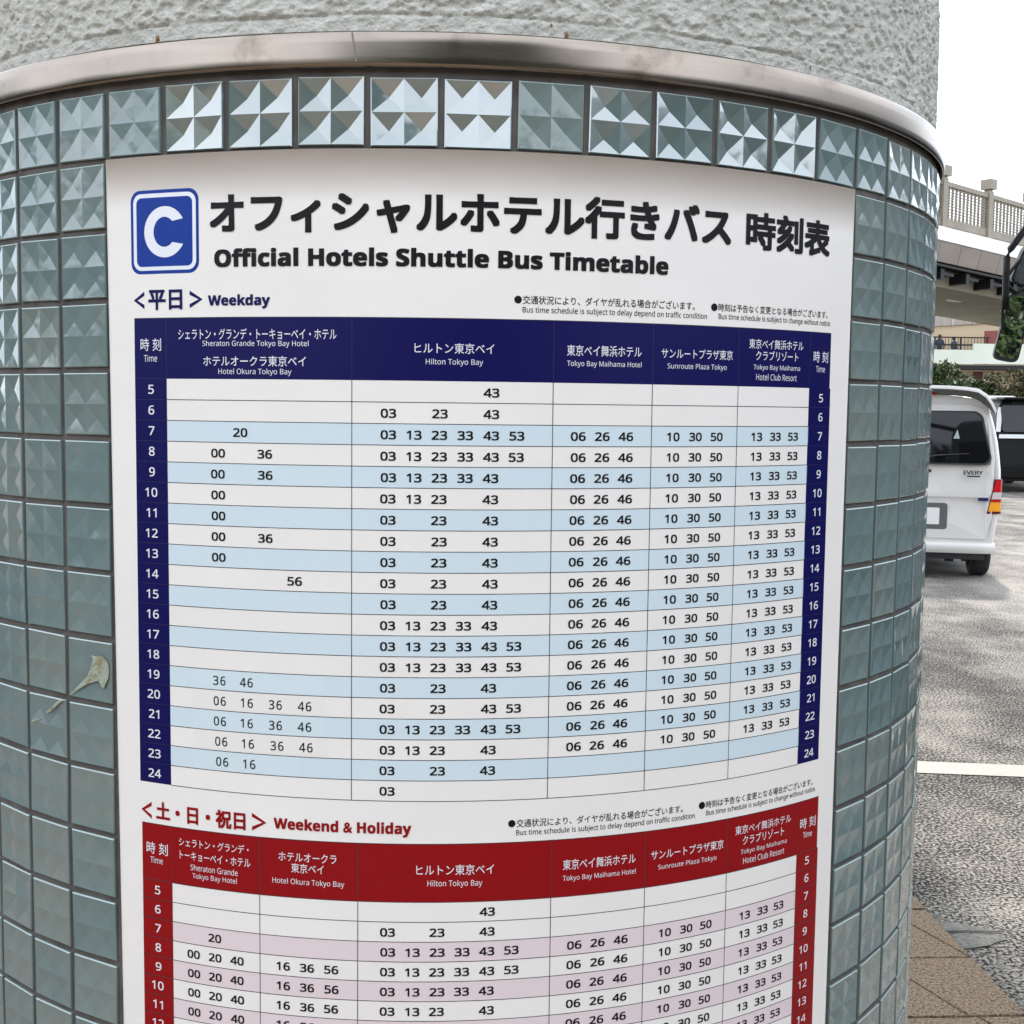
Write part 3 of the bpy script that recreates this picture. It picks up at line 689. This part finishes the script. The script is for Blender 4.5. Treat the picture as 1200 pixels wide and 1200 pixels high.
body = vehicle_body('body', vp, secs, M['silver'], van, van_rear_y)
for p in body.data.polygons: p.use_smooth = len(p.vertices) == 4
def on_rear(x, z, off=0): return (x, van_rear_y(z)-off, z)
def rear_patch(name, P, m, off0, off1, parent=van, bevel=0):
    vs_ = [on_rear(x, z, off0) for x, z in P] + [on_rear(x, z, off1) for x, z in P]; n = len(P)
    return MB().add(vs_, [tuple(range(n)), tuple(range(n, 2*n))[::-1]] + [(i, i+n, (i+1)%n+n, (i+1)%n) for i in range(n)]).build(name, m, parent, bevel=bevel)
def winP(gx, gz):
    # rear window outline: wider at the foot, round corners
    P = []; zt, zb, wt, wb = 1.640+gz, 1.148-gz, .545+gx, .615+gx
    for (cx, cz, a0, r) in ((wt-.11, zt-.11, 0, .11), (-(wt-.11), zt-.11, 90, .11), (-(wb-.075), zb+.075, 180, .075), (wb-.075, zb+.075, 270, .075)):
        for k in range(7): a = radians(a0+15*k); P.append((cx+r*cos(a), cz+r*sin(a)))
    return P
gate = rear_patch('tailgate', [(.600,.40),(.655,.62),(.655,.98),(.665,1.2),(.60,1.60),(.545,1.69),(.42,1.725),(-.42,1.725),(-.545,1.69),(-.60,1.60),(-.665,1.2),(-.655,.98),(-.655,.62),(-.600,.40)], M['silver'], -.05, .012, bevel=.006)
fr = rear_patch('window_seal', winP(.018,.018), M['trim'], 0, .018)
gl = rear_patch('rear_window', winP(0,0), M['tint'], 0, .022)
wiper = MB().tube([on_rear(-.1,1.17,.04), on_rear(.12,1.22,.045), on_rear(.42,1.24,.035)], [.012,.007,.004], 6).build('wiper', M['trim'], van)
# dark interior shape seen as cone and strap through the glass
MB().add([on_rear(.275,1.385,.0235), on_rear(.335,1.385,.0235), on_rear(.312,1.475,.0235)], [(0,1,2)]).build('window_sticker', mat('pale_sticker', (.35,.42,.40), .4), van)
# spoiler: curved blade over the roof edge, grey underside
def spoiler():
    pts = []; N = 40
    outer = [(.645,1.665),(.63,1.70),(.602,1.755),(.555,1.82),(.48,1.87),(.38,1.888),(.2,1.902),(0,1.905)]
    inner = [(.615,1.66),(.60,1.682),(.565,1.715),(.51,1.755),(.44,1.785),(.34,1.80),(.2,1.815),(0,1.820)]
    fo = [(-x, z) for x, z in outer[:-1]][::1] + outer[::-1]; fo = [(-x, z) for x, z in outer[:-1]] + [(0,1.905)] + outer[:-1][::-1]
    fi = [(-x, z) for x, z in inner[:-1]] + [(0,1.850)] + inner[:-1][::-1]
    n = len(fo); a = MB()
    # upper shell
    a.add([(x, -.055+ .0*abs(x), z) for x, z in fo] + [(x, .32, z-.015) for x, z in fo] + [(x*.985, -.05, z-.034) for x, z in fo],
          [(i, i+1, n+i+1, n+i) for i in range(n-1)] + [(2*n+i, 2*n+i+1, i+1, i) for i in range(n-1)])
    top = a.build('roof_spoiler', M['silver'], van, smooth=True)
    b = MB(); b.add([(x*.984, -.047, z-.034) for x, z in fo] + [(x, .10, z) for x, z in fi], [(i, i+1, n+i+1, n+i) for i in range(n-1)])
    b.build('spoiler_underside', M['grey_plastic'], top)
spoiler()
rear_patch('brake_light', [(-.10,1.812),(.10,1.812),(.10,1.832),(-.10,1.832)], M['lens_red'], .02, .05)
# bumper
bp_ = [(.60,.25),(.672,.262),(.680,.30),(.684,.345),(.680,.362),(.64,.372)]
B = MB(); n = len(bp_)
prof = [(-.052,.262),(-.066,.285),(-.072,.32),(-.066,.352),(-.050,.364),(.02,.372)]
N = 24; vs_ = []; fs = []
for i in range(N+1):
    s = -1+2*i/N; x = .695*s; bow = .045*(abs(s)**8)+.01*s*s
    for (yy, zz) in prof: vs_.append((x, yy+bow+.02, zz))
q = len(prof)
for i in range(N):
    for j in range(q-1): fs.append((i*q+j, (i+1)*q+j, (i+1)*q+j+1, i*q+j+1))
B.add(vs_, fs); B.add([vs_[j] for j in range(q)] + [(vs_[0][0], .4, .262), (vs_[0][0], .4, .372)], [tuple(list(range(q))+[7,6])])
B.add([vs_[N*q+j] for j in range(q)] + [(vs_[-1][0], .4, .262), (vs_[-1][0], .4, .372)], [tuple(list(range(q))+[7,6])])
B.build('bumper', M['silver'], van, smooth=True)
MB().box(-.60,.60,.0,.5,.20,.275).build('underbody', M['dark'], van)
MB().box(-.62,.62,.4,3.0,.19,.32).build('floor_pan', M['dark'], van)
for sx in (-1, 1):
    P = [(.655,.655),(.742,.655),(.7455,.80),(.744,.95),(.734,1.0),(.700,.998),(.672,.965),(.660,.85)]
    lamp = MB()
    def lampseg(name, z0, z1, m, x0=.662, x1=.736, par=None, off=.02):
        a, b = sx*(x0+.055*(z0-.70)/.28), sx*x1; y0 = van_rear_y((z0+z1)/2); a2 = sx*(x0+.055*(z1-.70)/.28)
        mbx = MB()
        mbx.add([(a, y0-off, z0), (sx*.725, y0-off+.012, z0), (b+sx*.004, y0+.03, z0), (b+sx*.004, y0+.09, z0),
                 (a2, y0-off, z1), (sx*.725, y0-off+.012, z1), (b+sx*.004, y0+.03, z1), (b+sx*.004, y0+.09, z1), (a, y0+.09, z0), (a2, y0+.09, z1)],
                [(0,1,5,4),(1,2,6,5),(2,3,7,6),(4,5,6,7,9),(0,8,3,2,1),(0,4,9,8)])
        return mbx.build(name, m, par)
    tl = lampseg('tail_light', .655, .995, M['lens_red'], .612, .739, van, .016)
    tl.data.materials[0] = mat('lamp_housing', (.10,.008,.01), .3)
    lampseg('red_lens', .875, .985, M['lens_red'], .622, .738, tl, .022); lampseg('clear_lens', .800, .868, M['lens_clear'], .622, .738, tl, .022)
    lampseg('red_strip', .775, .795, M['lens_red'], .620, .738, tl, .021); lampseg('amber_lens', .680, .770, M['lens_amber'], .620, .738, tl, .022)
rear_patch('garnish', [(-.62,.815),(.62,.815),(.62,.845),(-.62,.845)], M['silver'], .008, .022)
for q in (-1, 1): rear_patch('garnish_stripe', [(q*.52,.780),(q*.612,.780),(q*.612,.812),(q*.52,.812)], M['bluestripe'], .008, .018)
rear_patch('plate_recess', rrect(0,.62,.24,.13,.03), M['grey_plastic'], .006, .014)
rear_patch('number_plate', rrect(0,.62,.165,.0825,.01), M['plate_white'], .012, .022)
rear_patch('lock', [(.06+.018*cos(a*pi/6), 1.065+.018*sin(a*pi/6)) for a in range(12)], M['trim'], .008, .02)
def flat_text(name, s, x0, x1, z0, z1, m, parent, fn, off=.02):
    V, P = placed(s, x0, x1, -z1, -z0, off, 3)
    return meshobj(name, [fn(x, -v) for x, v, k in V], P, m, parent)
flat_text('badge', 'EVERY', .375, .555, 1.035, 1.075, M['trim'], van, lambda x, z: on_rear(x, z, .0145), .03)
MB().add([on_rear(.41,1.012,.0145), on_rear(.53,1.012,.0145), on_rear(.53,1.026,.0145), on_rear(.41,1.026,.0145)], [(0,1,2,3)]).build('badge_bar', M['trim'], van)
for x, y in ((.60, .42), (-.60, .42), (.60, 2.75), (-.60, 2.75)): wheel('wheel', x, y, .285, .175, van)
MB().tube([(.27,.02,.23),(.27,.3,.25)], .03, 8).build('exhaust_pipe', M['blackmetal'], van)
MB().box(.24,.32,.05,.12,.17,.24).build('tow_hook', M['blackmetal'], van); MB().box(.40,.47,.06,.14,.175,.24).build('tow_hook', M['blackmetal'], van)

# ------------------------------------------------------------------ black minivan
bv = thing('black_minivan', 'glossy black minivan parked beyond the silver van, rear facing', 'minivan', (12.06, 23.5, 0), (0,0,-.10))
bp2 = [(.78,.25),(.86,.30),(.90,.5),(.915,.8),(.905,1.05),(.86,1.35),(.81,1.62),(.77,1.80),(.70,1.90),(.5,1.945),(.25,1.955),(0,1.96)]
b2 = vehicle_body('body', bp2, [(0,.95,None),(.02,.975,None),(.06,.99,None),(.15,1,None),(2,1,None),(3.4,.99,None),(3.9,.96,1.35),(4.6,.93,1.0),(4.75,.85,.8)], M['blackpaint'], bv, lambda z: max(0, z-1.1)*.22)
for p in b2.data.polygons: p.use_smooth = len(p.vertices) == 4
def r2(x, z, off): return (x, max(0, z-1.1)*.22-off, z)
def rp2(name, P, m, o0, o1):
    n = len(P); return MB().add([r2(x, z, o0) for x, z in P]+[r2(x, z, o1) for x, z in P], [tuple(range(n)), tuple(range(n,2*n))[::-1]]+[(i,i+n,(i+1)%n+n,(i+1)%n) for i in range(n)]).build(name, m, bv)
rp2('rear_window', rrect(0,1.52,.76,.27,.06), M['tint'], 0, .012)
rp2('chrome_bar', [(-.84,1.12),(.84,1.12),(.83,1.20),(-.83,1.20)], mat('dull_chrome', (.34,.34,.33), .25, 1), 0, .025)
MB().box(-.80,.80,-.10,.35,1.90,1.955).build('roof_spoiler', M['blackpaint'], bv, bevel=.02)
for s in (-1,1):
    rp2('tail_light', [(s*.80,1.25),(s*.885,1.25),(s*.85,1.6),(s*.82,1.75),(s*.78,1.75),(s*.77,1.5)][::s], mat('smoked_lens', (.45,.42,.42), .1, .3), .0, .02)
rp2('number_plate', [(-.27,.86),(.06,.86),(.06,1.02),(-.27,1.02)], M['plate_white'], 0, .03)
bv_b = MB().box(-.88,.88,-.06,.2,.30,.58).build('bumper', M['blackpaint'], bv, bevel=.03)
for x, y in ((-.76,.75),(.76,.75),(-.76,3.7),(.76,3.7)): wheel('wheel', x, y, .33, .2, bv)

# ------------------------------------------------------------------ white van behind the hedge
wv = thing('white_van', 'white van roof showing over the clipped hedge', 'van', (16.3, 33.5, 0), (0,0,1.3))
wp_ = [(.70,.25),(.80,.3),(.85,.7),(.84,1.2),(.78,1.7),(.72,1.98),(.60,2.08),(.3,2.11),(0,2.12)]
b3 = vehicle_body('body', wp_, [(0,.95,None),(.05,.99,None),(.2,1,None),(3.6,1,None),(3.9,.97,1.7),(4.5,.95,1.1),(4.6,.9,.9)], M['whitepaint'], wv)
for p in b3.data.polygons: p.use_smooth = len(p.vertices) == 4
for s in (-1,1): MB().add([(s*.842,.4,1.25),(s*.842,3.4,1.25),(s*.785,3.3,1.72),(s*.785,.5,1.72)], [(0,1,2,3)]).build('side_window', M['tint'], wv)
for x, y in ((-.72,.8),(.72,.8),(-.72,3.7),(.72,3.7)): wheel('wheel', x, y, .33, .2, wv)

# ------------------------------------------------------------------ footbridge with lattice parapet
fb = thing('footbridge', 'beige footbridge with lattice parapet and sloped cladding under a white edge beam', 'footbridge', (10.95, 26.0, 0), (0, 0, atan2(1.0, 1.49)))
fb.location = (10.95, 26.0, 0); SL = -.045
def fz(x, z): return z + SL*x
def fbox(x0, x1, y0, y1, z0, z1):
    return [(x0,y0,fz(x0,z0)),(x1,y0,fz(x1,z0)),(x1,y1,fz(x1,z0)),(x0,y1,fz(x0,z0)),(x0,y0,fz(x0,z1)),(x1,y0,fz(x1,z1)),(x1,y1,fz(x1,z1)),(x0,y1,fz(x0,z1))]
BF = [(0,3,2,1),(4,5,6,7),(0,1,5,4),(1,2,6,5),(2,3,7,6),(3,0,4,7)]
X0, X1 = -9.0, 13.0; SP = 1.80; ZD = 5.68
MB().add(fbox(X0, X1, -.10, .25, ZD-.30, ZD), BF).build('edge_beam', M['fascia'], fb)
MB().add(fbox(X0, X1, .25, 4.2, ZD-.30, ZD-.05), BF).build('deck_slab', M['concrete'], fb)
MB().add(fbox(X0, X1, .95, 4.3, ZD-1.06, ZD-.301), BF).build('box_girder', M['khaki'], fb)
posts = [-4.9+SP*0 + k*SP for k in range(-2, 11)]
posts = [k*SP for k in range(-5, 8)]
for x in posts:
    po = MB().box(x-.085, x+.085, .0, .17, fz(x, ZD-.02), fz(x, ZD+1.10)).build('post', M['beige_metal'], fb)
    MB().box(x-.13, x+.13, -.045, .215, fz(x, ZD+1.135), fz(x, ZD+1.36)).box(x-.06, x+.06, .02, .15, fz(x, ZD+1.10), fz(x, ZD+1.136)).build('post_cap', M['beige_metal'], po)
for a, b in zip(posts[:-1], posts[1:]):
    xa, xb = a+.087, b-.087
    MB().add(fbox(xa, xb, .03, .14, ZD+.94, ZD+1.04), BF).add(fbox(xa, xb, .04, .13, ZD+.07, ZD+.24), BF).build('rail', M['beige_metal'], fb)
    lat = MB(); nv = 22
    for i in range(nv):
        x = xa + (xb-xa)*(i+.5)/nv + (.012 if i % 2 else -.012); lat.add(fbox(x-.011, x+.011, .075, .097, ZD+.22, ZD+.95), BF)
    for j in range(11):
        z = ZD+.27+j*.063; lat.add(fbox(xa, xb, .055, .0745, z-.008, z+.008), BF)
    for i in range(16):
        x = xa+(xb-xa)*(i+.5)/16; lat.add(fbox(x-.012, x+.012, .06, .09, ZD-.0, ZD+.07), BF)
    lat.build('lattice', M['beige_metal'], fb)
# sloped cladding panels, joints raked, resting on black brackets
pw = .80; k = 0; x = X0
while x + pw < X1:
    g2 = .022; rake = .0
    a, b = x+g2/2, x+pw-g2/2
    t0, t1 = ZD-.305, ZD-.66
    MB().add([(a, -.06, fz(a, t0)), (b, -.06, fz(b, t0)), (b+.50, .36, fz(b, t1)), (a+.50, .36, fz(a, t1)),
              (a, -.02, fz(a, t0)), (b, -.02, fz(b, t0)), (b+.50, .40, fz(b, t1)), (a+.50, .40, fz(a, t1))], BF).build('cladding_panel', M['clad'], fb)
    x += pw
MB().add(fbox(X0, X1, .60, .94, ZD-.66, ZD-.34), BF).build('soffit_backing', M['dark'], fb)
MB().add(fbox(X0, X1, .42, .60, ZD-.72, ZD-.665), BF).build('cladding_rail', M['blackmetal'], fb)
x = X0+.5
while x < X1-.3:
    br = MB().add(fbox(x, x+.14, .50, .94, ZD-.98, ZD-.745), BF); br.add(fbox(x+.14, x+.62, .56, .93, ZD-.86, ZD-.80), BF); br.build('bracket', M['blackmetal'], fb); x += 1.02
for x in (.9, 3.4, 5.9, -1.6): MB().box(x, x+.55, 2.0, 2.12, fz(x, ZD-1.09), fz(x, ZD-1.061)).build('soffit_lamp', M['plate_white'], fb)
for x in (-5, 9): MB().box(x, x+.9, 2.0, 3.1, 0, fz(x+.9, ZD-1.0)).build('pier', M['concrete'], fb)

# ------------------------------------------------------------------ far station building: upper ramp wall, lower deck, red wall
ub = thing('station_building', 'cream station building with a brown ribbed panel parapet beyond the footbridge', 'building', (26, 60, 0))
MB().box(-8, 12, 0, 6, 0, 5.9).build('wall', M['cream'], ub)
MB().add([(-8,.0,5.902),(12,.0,5.902),(12,0,7.0),(-8,0,5.95),(-8,3,5.902),(12,3,5.902),(12,3,7.0),(-8,3,5.95)], [(0,1,2,3),(4,7,6,5),(0,3,7,4),(1,5,6,2),(3,2,6,7)]).build('upper_wall', M['cream'], ub)
for i in range(12):
    xa = -8+i*1.12+.03; xb = xa+1.06; f0 = lambda x: 5.99+.075*(x+1)+.0; f1 = lambda x: 6.72+.135*(x+1)
    MB().add([(xa,-.10,f0(xa)),(xb,-.10,f0(xb)),(xb,.05,f0(xb)),(xa,.05,f0(xa)),(xa,-.10,f1(xa)),(xb,-.10,f1(xb)),(xb,.05,f1(xb)),(xa,.05,f1(xa))], BF).build('parapet_panel', M['panel'], ub)
    MB().box(xa-.075, xa-.0, -.14, .0, f0(xa)-.02, f1(xa)+.0).build('parapet_post', M['concrete'], ub)
dr = MB().box(1.10, 1.55, -.06, -.001, 3.14, 3.72).build('shutter', M['maroon'], ub); MB().box(1.12, 1.55, -.10, -.001, 3.725, 3.92).build('canopy_box', M['fascia'], ub)
MB().box(1.12, 1.52, -.05, -.001, 2.4, 3.13).build('lower_shutter', M['mint'], ub)
ld = thing('lower_deck', 'pale mint walkway parapet passing in front of the cream building', 'walkway', (26, 58, 0))
MB().box(-8, .08, -.2, 0, 4.0, 4.70).build('parapet', M['mint'], ld); MB().box(.081, 10, -.2, 0, 4.02, 5.02).build('parapet', M['mint'], ld)
MB().box(-8, 10, .0, 1.9, 3.78, 3.95).build('floor', M['dark'], ld)
for x in (-6, 5): MB().box(x, x+.5, .6, 1.2, 0, 3.78).build('column', M['concrete'], ld)
rw = thing('red_panel_wall', 'dark red panel wall standing behind the mint walkway parapet', 'wall', (26, 58.6, 0))
for k in range(3): MB().add([(.98+k*1.6,0,4.9),(2.56+k*1.6,0,4.9),(2.56+k*1.6,.12,4.9),(.98+k*1.6,.12,4.9),(.98+k*1.6,0,5.70+.05*k*1.6),(2.56+k*1.6,0,5.70+.05*(k+1)*1.6),(2.56+k*1.6,.12,5.70+.05*(k+1)*1.6),(.98+k*1.6,.12,5.70+.05*k*1.6)], BF).build('panel', M['brick_red'], rw)
rl = thing('black_railing', 'black steel railing beside the red wall on the walkway', 'railing', (26, 58.15, 0))
for k in range(0, 4): MB().box(.85-k*1.35, .92-k*1.35, -.03, .03, 4.0, 5.34).build('post', M['blackmetal'], rl)
MB().box(-4.0, 1.0, -.02, .02, 5.30, 5.36).build('top_rail', M['blackmetal'], rl); MB().box(-4.0, 1.0, -.02, .02, 4.92, 5.0).build('mid_rail', M['blackmetal'], rl)
b = MB()
for k in range(30): b.box(-3.9+k*.165, -3.88+k*.165, -.01, .01, 4.7, 5.30)
b.build('balusters', M['blackmetal'], rl)

def person(name, label, loc, h, rot, coat, hairc, arm):
    t = thing(name, label, 'person', loc, (0,0,rot))
    s = h/1.7
    pts = [(0,0,.92),(0,0,1.12),(0,0,1.36),(0,-.01,1.47),(0,-.02,1.58),(0,-.01,1.66),
           (.10,0,.86),(.11,.02,.48),(.11,-.01,.08),(.11,-.12,.03), (-.10,0,.86),(-.11,-.03,.48),(-.11,.03,.08),(-.11,-.08,.03),
           (.18,0,1.39),(.23,.01,1.12),(.22+arm*.02,-.14-arm*.08,.98),(.20,-.22,.97),
           (-.18,0,1.39),(-.24,.01,1.12),(-.23,-.12,.97),(-.20,-.20,.96)]
    ed = [(0,1),(1,2),(2,3),(3,4),(4,5),(0,6),(6,7),(7,8),(8,9),(0,10),(10,11),(11,12),(12,13),(2,14),(14,15),(15,16),(16,17),(2,18),(18,19),(19,20),(20,21)]
    rad = [.15,.15,.16,.055,.085,.08,.085,.062,.042,.035,.085,.062,.042,.035,.065,.05,.036,.03,.065,.05,.036,.03]
    me = bpy.data.meshes.new('body'); me.from_pydata([tuple(c*s for c in p) for p in pts], ed, []); me.update()
    o = link('body', me, t); o.modifiers.new('skin', 'SKIN'); 
    for i, r_ in enumerate(rad): me.skin_vertices[0].data[i].radius = (r_*s, r_*s*.85)
    me.skin_vertices[0].data[0].use_root = True
    sb = o.modifiers.new('sub', 'SUBSURF'); sb.levels = 1; sb.render_levels = 1
    me.materials.append(coat)
    hb = MB(); 
    for k in range(1): hb.tube([(0,.01*s,1.56*s),(0,.015*s,1.62*s),(0,.01*s,1.69*s),(0,0,1.735*s)], [.085*s,.102*s,.092*s,.04*s], 12)
    hb.build('hair', hairc, t, smooth=True)
    return t
person('person', 'person in navy jacket at the left end of the black railing', (24.9, 59.2, 3.95), 1.55, pi*.9, M['navycloth'], M['hair'], 0)
person('person', 'person with bowed head leaning by the black railing', (25.65, 59.2, 3.95), 1.45, pi*.6, mat('slate_cloth', (.04,.055,.08), .9), M['hair'], 1)

# ------------------------------------------------------------------ trees
def tree(name, label, loc, h, rad, nleaf, leafm, ls, seed, group='trees along the car park', low=.15, shape=1.0):
    rnd = random.Random(seed); t = thing(name, label, 'tree', loc, group=group)
    tr = MB(); tips = []
    tr.tube([(0,0,-.05),(.03,0,h*.3),(-.03,.04,h*.6),(.02,0,h*.88)], [h*.035,h*.026,h*.017,h*.006], 8)
    for k in range(11):
        a = rnd.uniform(0, 2*pi); z0 = h*rnd.uniform(low, .7); L_ = rad*rnd.uniform(.5,1.0)
        e = (cos(a)*L_, sin(a)*L_, z0+L_*rnd.uniform(.2,.9)); m_ = (e[0]*.5, e[1]*.5, z0+(e[2]-z0)*.35)
        tr.tube([(0,0,z0), m_, e], [h*.012,h*.008,h*.003], 5); tips.append(Vector(e)); tips.append(Vector(m_))
    tr.build('trunk', M['bark'], t)
    for k in range(16):
        a = rnd.uniform(0, 2*pi); q = rnd.random(); z = h*(low+.12+(0.92-low-.12)*q); rr = rad*sqrt(max(.05, 1-((q-.4)/.75)**2))*rnd.uniform(.2,.85); tips.append(Vector((cos(a)*rr, sin(a)*rr, z)))
    V, Fc = [], []
    cl = [(p, rad*rnd.uniform(.22,.42)) for p in tips]
    for k in range(nleaf):
        c, r_ = cl[rnd.randrange(len(cl))]
        d = Vector((rnd.gauss(0,1), rnd.gauss(0,1), rnd.gauss(0,1))); d = d.normalized()*r_*(rnd.random()**.4)
        p = c + Vector((d.x, d.y, d.z*.75)); n_ = Vector((rnd.gauss(0,1), rnd.gauss(0,1), rnd.gauss(.6,1))).normalized()
        e1 = n_.orthogonal().normalized(); e1 = Matrix.Rotation(rnd.uniform(0,6.28), 3, n_) @ e1; e2 = n_.cross(e1)
        s = ls*rnd.uniform(.6,1.3); b_ = len(V)
        V += [p-e1*s, p-e2*s*.42, p+e1*s, p+e2*s*.42+n_*s*.12]; Fc.append((b_, b_+1, b_+2, b_+3))
    meshobj('crown', V, Fc, leafm, t)
    return t
tree('broadleaf_tree', 'dense dark green tree beside the pillar edge, under the mint parapet', (16.35, 38, 0), 3.25, 1.6, 13000, M['leaf'], .095, 1)
tree('broadleaf_tree', 'low dark green tree just right of the dense one', (18.0, 39, 0), 2.55, 1.05, 6000, M['leaf'], .085, 2)
tree('sparse_tree', 'loose olive brown tree above the black minivan', (18.75, 37.5, 0), 3.15, 1.4, 8000, M['leaf2'], .075, 3)
tree('sparse_tree', 'second olive tree at the right edge over the black minivan', (20.9, 37.5, 0), 3.2, 1.45, 8000, M['leaf2'], .08, 4)
hg = MB(); V, Fc = [], []; rnd = random.Random(9)
for k in range(9000):
    x = rnd.uniform(12.6, 19.5); f = rnd.random(); y = 31.2 + (0 if f < .6 else rnd.uniform(0, .9)) + rnd.gauss(0,.05); z = rnd.uniform(.02, 1.93) if f < .6 else 1.93+rnd.gauss(0,.03)
    n_ = Vector((rnd.gauss(0,1), rnd.gauss(-.5,1), rnd.gauss(.3,1))).normalized(); e1 = n_.orthogonal().normalized(); e2 = n_.cross(e1); s = rnd.uniform(.04,.08); p = Vector((x,y,z)); b_ = len(V)
    V += [p-e1*s, p-e2*s*.6, p+e1*s, p+e2*s*.6]; Fc.append((b_,b_+1,b_+2,b_+3))
hd = thing('clipped_hedge', 'clipped olive hedge running behind the black minivan', 'hedge', (0,0,0))
meshobj('foliage', V, Fc, M['leaf2'], hd); MB().box(12.65,19.45,31.28,32.0,.02,1.86).build('stems', M['bark'], hd)
# unseen trees and a block, added to shape what tiles and band reflect
for k, (x, y, h) in enumerate(((-.5,-8.5,7.2),(1.5,-7.6,7.8),(3.5,-8.8,7.4),(-11.5,-10,5),(9.5,-11,5.2),(-7.2,-1.6,3.0),(-8.0,2.4,3.0),(-7.4,-5.4,3.1))):
    tree('reflection_tree', 'tree added out of view for reflections, %s' % ('left of the middle one','in the middle of the row','right of the middle one','far left by the pale wing','far right by the pale wing','left of the pillar, nearest the pavement edge','left of the pillar, farthest ahead','left of the pillar, rearmost')[k], (x, y, .01), h, 2.2, 15000, M['leaf'], .09, 20+k, group='trees added for reflections')
op = thing('reflection_block', 'grey green block with paler wings, added behind the viewpoint for reflections', 'building', (0,-16,0))
MB().box(-7, 6, -2, 0, 0, 8.5).build('wall', M['panel_green'], op); MB().box(-26, -7.01, -2.2, -.2, 0, 5.2).build('wing', M['panel'], op); MB().box(6.01, 20, -2.2, -.2, 0, 5.2).build('wing', M['panel'], op)
for k in range(14): fr_ = MB().box(-24+k*3, -22.2+k*3, 0, .05, 1.0, 2.9).build('window', M['tint'], op)

# ------------------------------------------------------------------ coach with mirror arm
co = thing('coach', 'coach at the right edge showing only its black mirror arm and mirrors', 'coach', (5.55, 7.2, 0))
hw = 1.2
M['coachpaint'] = mat('coach_teal_grey', (.07,.09,.10), .25, 0, .5, .6)
cb = MB().prism([(-hw,.35),(hw,.35),(hw,2.85),(hw-.12,3.02),(-hw+.12,3.02),(-hw,2.85)], -10.5, 0).build('body', M['coachpaint'], co, bevel=.06)
MB().box(-hw-.012, -hw+.01, -10.2, -1.3, 1.45, 2.5).build('side_window', M['tint'], co)
MB().box(-hw+.1, hw-.1, -.01, .015, 1.1, 2.7).build('windscreen', M['tint'], co)
for x in (-.98,.98):
    for y in (-2.4,-8.2): wheel('wheel', x, y, .46, .27, co)
def cpos(px, py, Y=7.5):
    d = fw + ri*(px-600)/F + up*(600+CYO-py)/F; p = CAM + d*(Y/d.y); return p
def cl_(px, py, Y=7.5): return cpos(px, py, Y) - Vector(co.location)
ap = [cl_(*p) for p in ((1178,363),(1178.5,345),(1179,322),(1180,302),(1184,292),(1193,280),(1203,266),(1216,250))]
arm = MB().tube([(-hw+.15, -.15, 2.9), (-1.45, .0, 2.98), ap[-1]] + ap[:-1][::-1], [.03,.03,.024]+[.0215]*7, 10).build('mirror_arm', M['blackmetal'], co, smooth=True)
for pp, r_ in (((1175,362),(1174.5,388)), .011), (((1177,328),(1186,316),(1199,301)), .012), (((1180,334),(1190,343),(1200,338)), .015): MB().tube([cl_(*p) for p in pp], r_, 8).build('mirror_stay', M['blackmetal'], arm)
def mirror(name, poly, Y, yaw_, th=.05):
    # rounded corner outline in real metres, then turned a little on its own axis
    P = [cl_(px, py, Y) for px, py in poly]; c = sum(P, Vector())/len(P)
    R3 = Matrix.Rotation(yaw_[0], 3, 'Z') @ Matrix.Rotation(yaw_[1], 3, 'X')
    P2 = []
    n = len(P)
    for i in range(n):
        a, b, d = P[i-1], P[i], P[(i+1)%n]; ra = b+(a-b).normalized()*.045; rd = b+(d-b).normalized()*.045
        for t in (0,.25,.5,.75,1): P2.append((1-t)**2*ra + 2*t*(1-t)*b + t*t*rd)
    Q = [c + R3 @ (p-c) for p in P2]; nr = R3 @ Vector((0,-1,0)); m_ = len(Q)
    mb = MB().add([p for p in Q]+[p-nr*th for p in Q]+[c+(p-c)*.6-nr*th*1.7 for p in Q], [tuple(range(m_))]+[(i,m_+i,m_+(i+1)%m_,(i+1)%m_) for i in range(m_)]+[(m_+i,2*m_+i,2*m_+(i+1)%m_,m_+(i+1)%m_) for i in range(m_)]+[tuple(range(2*m_,3*m_))[::-1]])
    h = mb.build(name, M['trim'], co)
    G = [c+(p-c)*.9+nr*.004 for p in Q]
    mb = MB().add(G+[g_-nr*.003 for g_ in G], [tuple(range(m_)), tuple(range(m_,2*m_))[::-1]]+[(i,m_+i,m_+(i+1)%m_,(i+1)%m_) for i in range(m_)]); mb.build('mirror_glass', M['mirror'], h)
mirror('mirror', [(1184.5,341),(1211,344),(1192,426),(1165,420)], 7.5, (-.27, .02))
mirror('mirror', [(1199,288),(1226,292),(1214,340),(1186,331)], 7.5, (-.15, .35))
